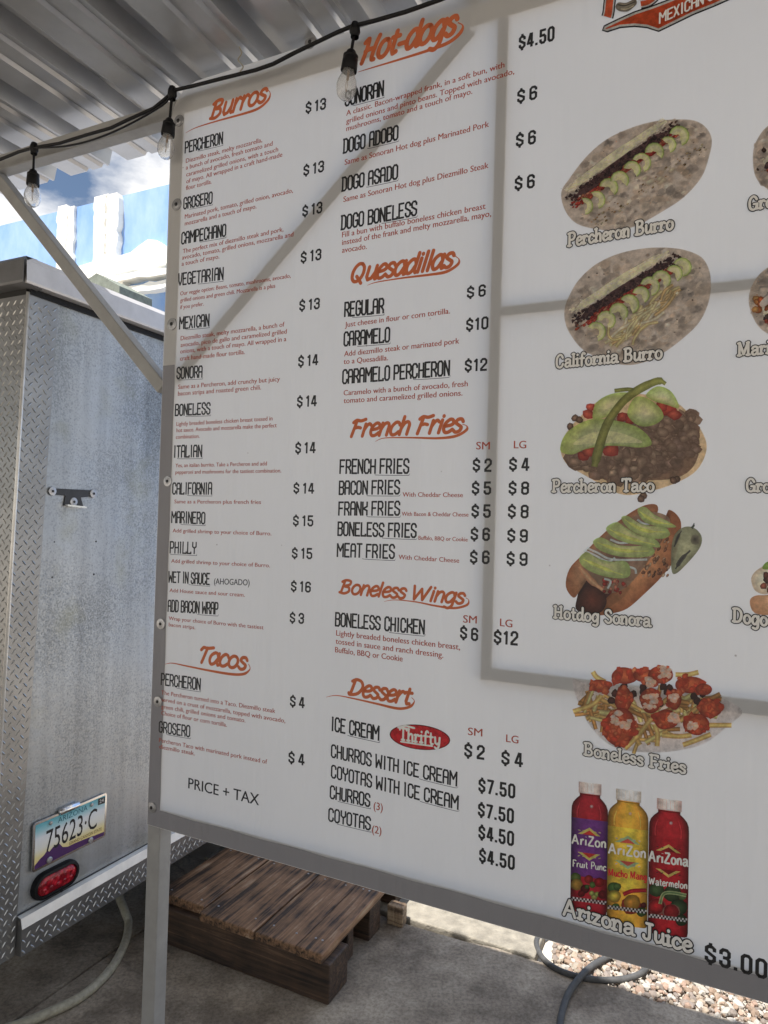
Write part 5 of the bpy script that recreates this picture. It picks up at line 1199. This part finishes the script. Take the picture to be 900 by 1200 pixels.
# licence plate
def plate():
    nA, nB = on_tr(36.5, 990)[0], on_tr(121, 962)[0]
    zt = .690; zb_ = zt-.152; nL = 1.600; nR = nL+.300
    tl = .004
    def Q(u, v, out=0): return TR(nL+.300*u, zb_+.155*v + .004*u*0, .010+out)
    def rr(u0, v0, u1, v1, r=.04, k=4):
        pts = []
        for (cx, cy, a) in ((u1-r, v1-2*r, 0), (u0+r, v1-2*r, 90), (u0+r, v0+2*r, 180), (u1-r, v0+2*r, 270)):
            for i in range(k+1): an = math.radians(a+90*i/k); pts.append((cx+r*math.cos(an), cy+2*r*math.sin(an)))
        return pts
    def pl_(pts, out, th, mat, name, par):
        n_ = len(pts); V = [Q(u, v, out+th) for u, v in pts]+[Q(u, v, out) for u, v in pts]
        F = [tuple(range(n_)), tuple(range(2*n_-1, n_-1, -1))] + [((i+1) % n_, i, i+n_, (i+1) % n_+n_) for i in range(n_)]
        return part(name, V, F, mat, par)
    root = pl_(rr(-.02, -.035, 1.02, 1.035), -.003, .004, M['chrome'], 'licence_plate', trailer); root['label'] = 'licence plate with teal to yellow gradient reading 75623-C'
    mt, nt, p = newmat('plate_print'); p.inputs['Roughness'].default_value = .35
    at = N(nt, 'ShaderNodeVertexColor', layer_name='Ink'); nt.links.new(at.outputs[0], p.inputs['Base Color'])
    # gradient print from rows
    rows = [(.02, (.80, .60, .20)), (.25, (.82, .70, .34)), (.42, (.84, .82, .74)), (.66, (.80, .82, .84)), (.82, (.34, .62, .68)), (.98, (.10, .42, .50))]
    V = []; F = []; C = []
    for (v, c) in rows: V += [Q(.008, v, .0014), Q(.992, v, .0014)]
    for i in range(5): F.append((2*i, 2*i+1, 2*i+3, 2*i+2)); C += [rows[i][1]]*2+[rows[i+1][1]]*2
    pr = part('plate_print', V, F, mt, root); ca = pr.data.color_attributes.new('Ink', 'FLOAT_COLOR', 'CORNER'); ca.data.foreach_set('color', [x for c in C for x in (*c, 1)])
    mtp = plain('purple_print', (.075, .02, .12), .4)
    mts = [(.01, .02), (.01, .10), (.08, .20), (.13, .24), (.17, .31), (.2, .26), (.25, .33), (.29, .30), (.33, .34), (.38, .22), (.45, .17), (.55, .17), (.7, .15), (.85, .12), (.99, .10), (.99, .02)]
    pl_([(u, v) for u, v in mts][::-1], .0016, .0002, mtp, 'mountain_print', root)
    mapper = lambda x, z, of: Q(x, z, .002)
    font_text('75623·C', Vector((.15, .28)), Vector((.87, .30)), .47, 'black_ink', 'plate_number', .0, parent=root, mapper=mapper)
    M['teal_ink'] = plain('teal_ink', (.03, .16, .22), .4)
    font_text('ARIZONA', Vector((.30, .82)), Vector((.72, .82)), .12, 'teal_ink', 'plate_lettering', .0, parent=root, mapper=mapper)
    M['brown_ink'] = plain('brown_ink', (.2, .11, .03), .4)
    font_text('GRAND CANYON STATE', Vector((.47, .19)), Vector((.95, .17)), .07, 'brown_ink', 'plate_lettering', .0, parent=root, mapper=mapper)
    for (u, v) in ((.2, .9), (.78, .9), (.2, .08), (.78, .06)):
        r = .007 if v > .5 else .011
        V, F = lathe_vf([(0, .006), (r*.7, .0055), (r, .003), (r, 0)], Q(u, v, .002), BV, 12); part('bolt', V, F, M['washer'], root)
    pl_([(.88, .82), (.985, .80), (.985, .95), (.88, .97)], .0021, .0003, M['black_paint'], 'sticker', root)
    font_text('24', Vector((.90, .85)), Vector((.965, .85)), .08, 'white_ink', 'sticker_lettering', .0, parent=root, mapper=lambda x, z, of: Q(x, z, .0027))
    # lamp over the plate
    P = tq(79, 946, .012); V, F = tube_vf([P-NV*.045, P-NV*.04, P+NV*.035, P+NV*.042], [.005, .012, .012, .006], 14); part('plate_lamp', V, F, M['chrome'], trailer, True)
plate()
# tail lamp
def lamp():
    A = tq(48, 1038, .012); B = tq(78, 1022, .012); d = (B-A).normalized(); up = ZV
    def stadium(r, L, out, k=10):
        pts = []
        c = (A+B)/2
        for s, a0 in ((1, -90), (-1, 90)):
            for i in range(k+1):
                an = math.radians(a0+180*i/k); pts.append(c + NV*(s*L/2 + r*math.cos(an)) + ZV*(r*math.sin(an)) + BV*out)
        return pts
    def ring(prof, mat, name, par=None):
        V = []; F = []; 
        for (r, L, out) in prof: V += stadium(r, L, out)
        n_ = 22
        for i in range(len(prof)-1):
            for j in range(n_): F.append((i*n_+j, i*n_+(j+1) % n_, (i+1)*n_+(j+1) % n_, (i+1)*n_+j))
        F.append(tuple((len(prof)-1)*n_+j for j in range(n_)))
        return part(name, V, F, M[mat], par or trailer, True)
    L = .095
    t = ring([(.046, L, -.012), (.046, L, .0), (.043, L, .008), (.034, L, .010), (.031, L, .004)], 'rubber', 'tail_lamp')
    t.modifiers.new('e', 'EDGE_SPLIT').split_angle = math.radians(35)
    ring([(.031, L, .004), (.029, L, .0075), (.015, L, .0095)], 'lens', 'lamp_lens', t)
    c = (A+B)/2 + BV*.013
    V = []; F = []
    for i in range(5):
        for j in (-1, 1): v, f = lathe_vf([(0, .001), (.0075, .0005), (.0095, -.003)], c+NV*((i-2)*.027)+ZV*j*.0115-BV*.004, BV, 10); k = len(V); V += v; F += [tuple(a+k for a in q) for q in f]
    part('lamp_diode', V, F, M['lens'], t, True)
    tp([(66, 1040), (75, 1036), (71, 1046)], .003, .003, 'rubber', 'wire_exit', t)
lamp()
# wheels and axle under the body, out of the light
for n_ in (3.3, 4.05):
    V, F = lathe_vf([(.001, 0), (.12, 0), (.13, -.01), (.2, -.01), (.33, .0), (.345, .03), (.345, .17), (.33, .2), (.001, .2)], W(E_-.28, n_, .345), BV, 26); w = part('wheel', V, F, M['rubber'], trailer)
    V, F = lathe_vf([(.001, .215), (.05, .215), (.06, .19), (.17, .18), (.19, .205), (.2, .2)], W(E_-.28, n_, .345), BV, 20); part('rim', V, F, M['washer'], w)
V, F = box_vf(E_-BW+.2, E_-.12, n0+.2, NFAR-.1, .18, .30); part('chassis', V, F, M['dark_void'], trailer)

# ================================================================== PALLET, BLOCK, HOSES
pal = thing('wooden_pallet', W(-1.72, 2.5, 0), 'dark brown plank pallet step on the concrete below the menu', 'pallet')
def gbox(name, b0, b1, n0_, n1_, z0, z1, mat, par, bev=.004, rot=False, seed=0):
    """timber with its own local frame: grain along local y"""
    c = W((b0+b1)/2, (n0_+n1_)/2, (z0+z1)/2)
    off = par.location
    r = random.Random(seed); hb, hn, hz = (b1-b0)/2, (n1_-n0_)/2, (z1-z0)/2
    L, wd = (hb, hn) if rot else (hn, hb)
    V = []; F = []; K = 14
    for i in range(K+1):
        y = -L+2*L*i/K; j = .0015
        V += [(-wd+r.uniform(-j, j), y, -hz), (wd+r.uniform(-j, j), y, -hz), (wd+r.uniform(-j, j), y, hz+r.uniform(-j, j)*.6), (-wd+r.uniform(-j, j), y, hz+r.uniform(-j, j)*.6)]
    for i in range(K):
        a = 4*i
        for q in range(4): F.append((a+q, a+(q+1) % 4, a+4+(q+1) % 4, a+4+q))
    F += [(3, 2, 1, 0), tuple(4*K+q for q in range(4))]
    F = [tuple(reversed(f)) for f in F]
    V = [(x+seed*0, y, z) for x, y, z in V]
    o = mesh_obj(name, V, F, M[mat], par); o.location = c-off
    ang = math.atan2(NV.y, NV.x)-math.pi/2
    o.rotation_euler = (0, 0, ang + (-math.pi/2 if rot else 0)); bevel_obj(o, bev); return o
zt = .184
planks = [(-2.045, -1.806, 2.205), (-1.799, -1.536, 2.168), (-1.530, -1.346, 2.172), (-1.341, -1.232, 2.166)]
for i, (a, c, nf) in enumerate(planks): gbox('plank', a, c, nf, 3.00+.02*(i % 2), .146, zt-.003*((i*7) % 3), 'wood', pal, .005, False, i+1)
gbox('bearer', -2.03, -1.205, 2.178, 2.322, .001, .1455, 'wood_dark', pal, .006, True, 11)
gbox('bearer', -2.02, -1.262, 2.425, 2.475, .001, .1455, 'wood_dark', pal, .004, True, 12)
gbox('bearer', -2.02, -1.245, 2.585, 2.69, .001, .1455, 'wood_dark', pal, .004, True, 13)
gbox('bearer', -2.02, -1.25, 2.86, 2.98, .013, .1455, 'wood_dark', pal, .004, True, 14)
for i, (a, c, nf) in enumerate(planks):
    for nn2 in (2.24, 2.63):
        for bb in (a+.04, c-.04):
            V, F = lathe_vf([(0, .0012), (.0042, .001), (.005, -.002)], W(bb, nn2, zt-.003*((i*7) % 3)), ZV, 8); part('nail', V, F, M['washer'], pal)
blk = thing('timber_block', W(-1.18, 2.78, 0), 'short pale timber offcut in the sun at the back corner of the pallet', 'timber')
gbox('block', -1.235, -1.16, 2.735, 2.785, .001, .085, 'wood_pale', blk, .006, True, 31)

def ground_tube(name, pts, r, mat, label, cat, zs=None):
    Pp = []
    for i, (x, y) in enumerate(pts):
        z_ = zs[i] if zs else r; b_, n_ = on_gr(x, y, z_); Pp.append(W(b_, n_, z_))
    C_ = catmull(Pp, 10); off = C_[0].copy(); off.z = 0
    V, F = tube_vf([p-off for p in C_], r, 14); o = mesh_obj(name, V, F, M[mat], None, True); o.location = off; tag(o, label, cat); return o
ground_tube('garden_hose', [(139, 1050), (147, 1070), (150.5, 1083), (146, 1106), (128, 1138), (95, 1168), (50, 1190), (10, 1205), (-60, 1225)], .0165, 'hose_tan', 'tan braided hose curving out from under the trailer', 'hose', [.09, .05, .02, .0166, .0166, .0166, .0166, .0166, .0166])
ground_tube('power_cable', [(720, 1118), (697, 1130), (682, 1143), (667, 1163), (659, 1185), (655, 1210), (652, 1245)], .0125, 'conduit', 'thick grey cable running over the slab edge towards the viewer', 'cable', [-.0, .012, .022, .016, .0126, .0126, .0126])
ground_tube('coiled_conduit', [(700, 1085), (655, 1086), (630, 1100), (634, 1120), (655, 1137), (690, 1147), (725, 1148), (752, 1140), (765, 1120)], .0115, 'conduit', 'grey loop of conduit lying on the gravel behind the banner edge', 'cable', [.008]*9)
b_, n_ = on_gr(838, 1215, -.03)
V, F = tube_vf([Vector((0, 0, 0)), BV*.006+Vector((0, 0, .2)), BV*.012+Vector((0, 0, .62))], .005, 8)
stk = mesh_obj('metal_stake', V, F, M['black_paint']); stk.location = W(b_+.012, n_+.3, -.03); tag(stk, 'thin dark metal stake standing in the gravel at lower right', 'stake')
run_fonts()
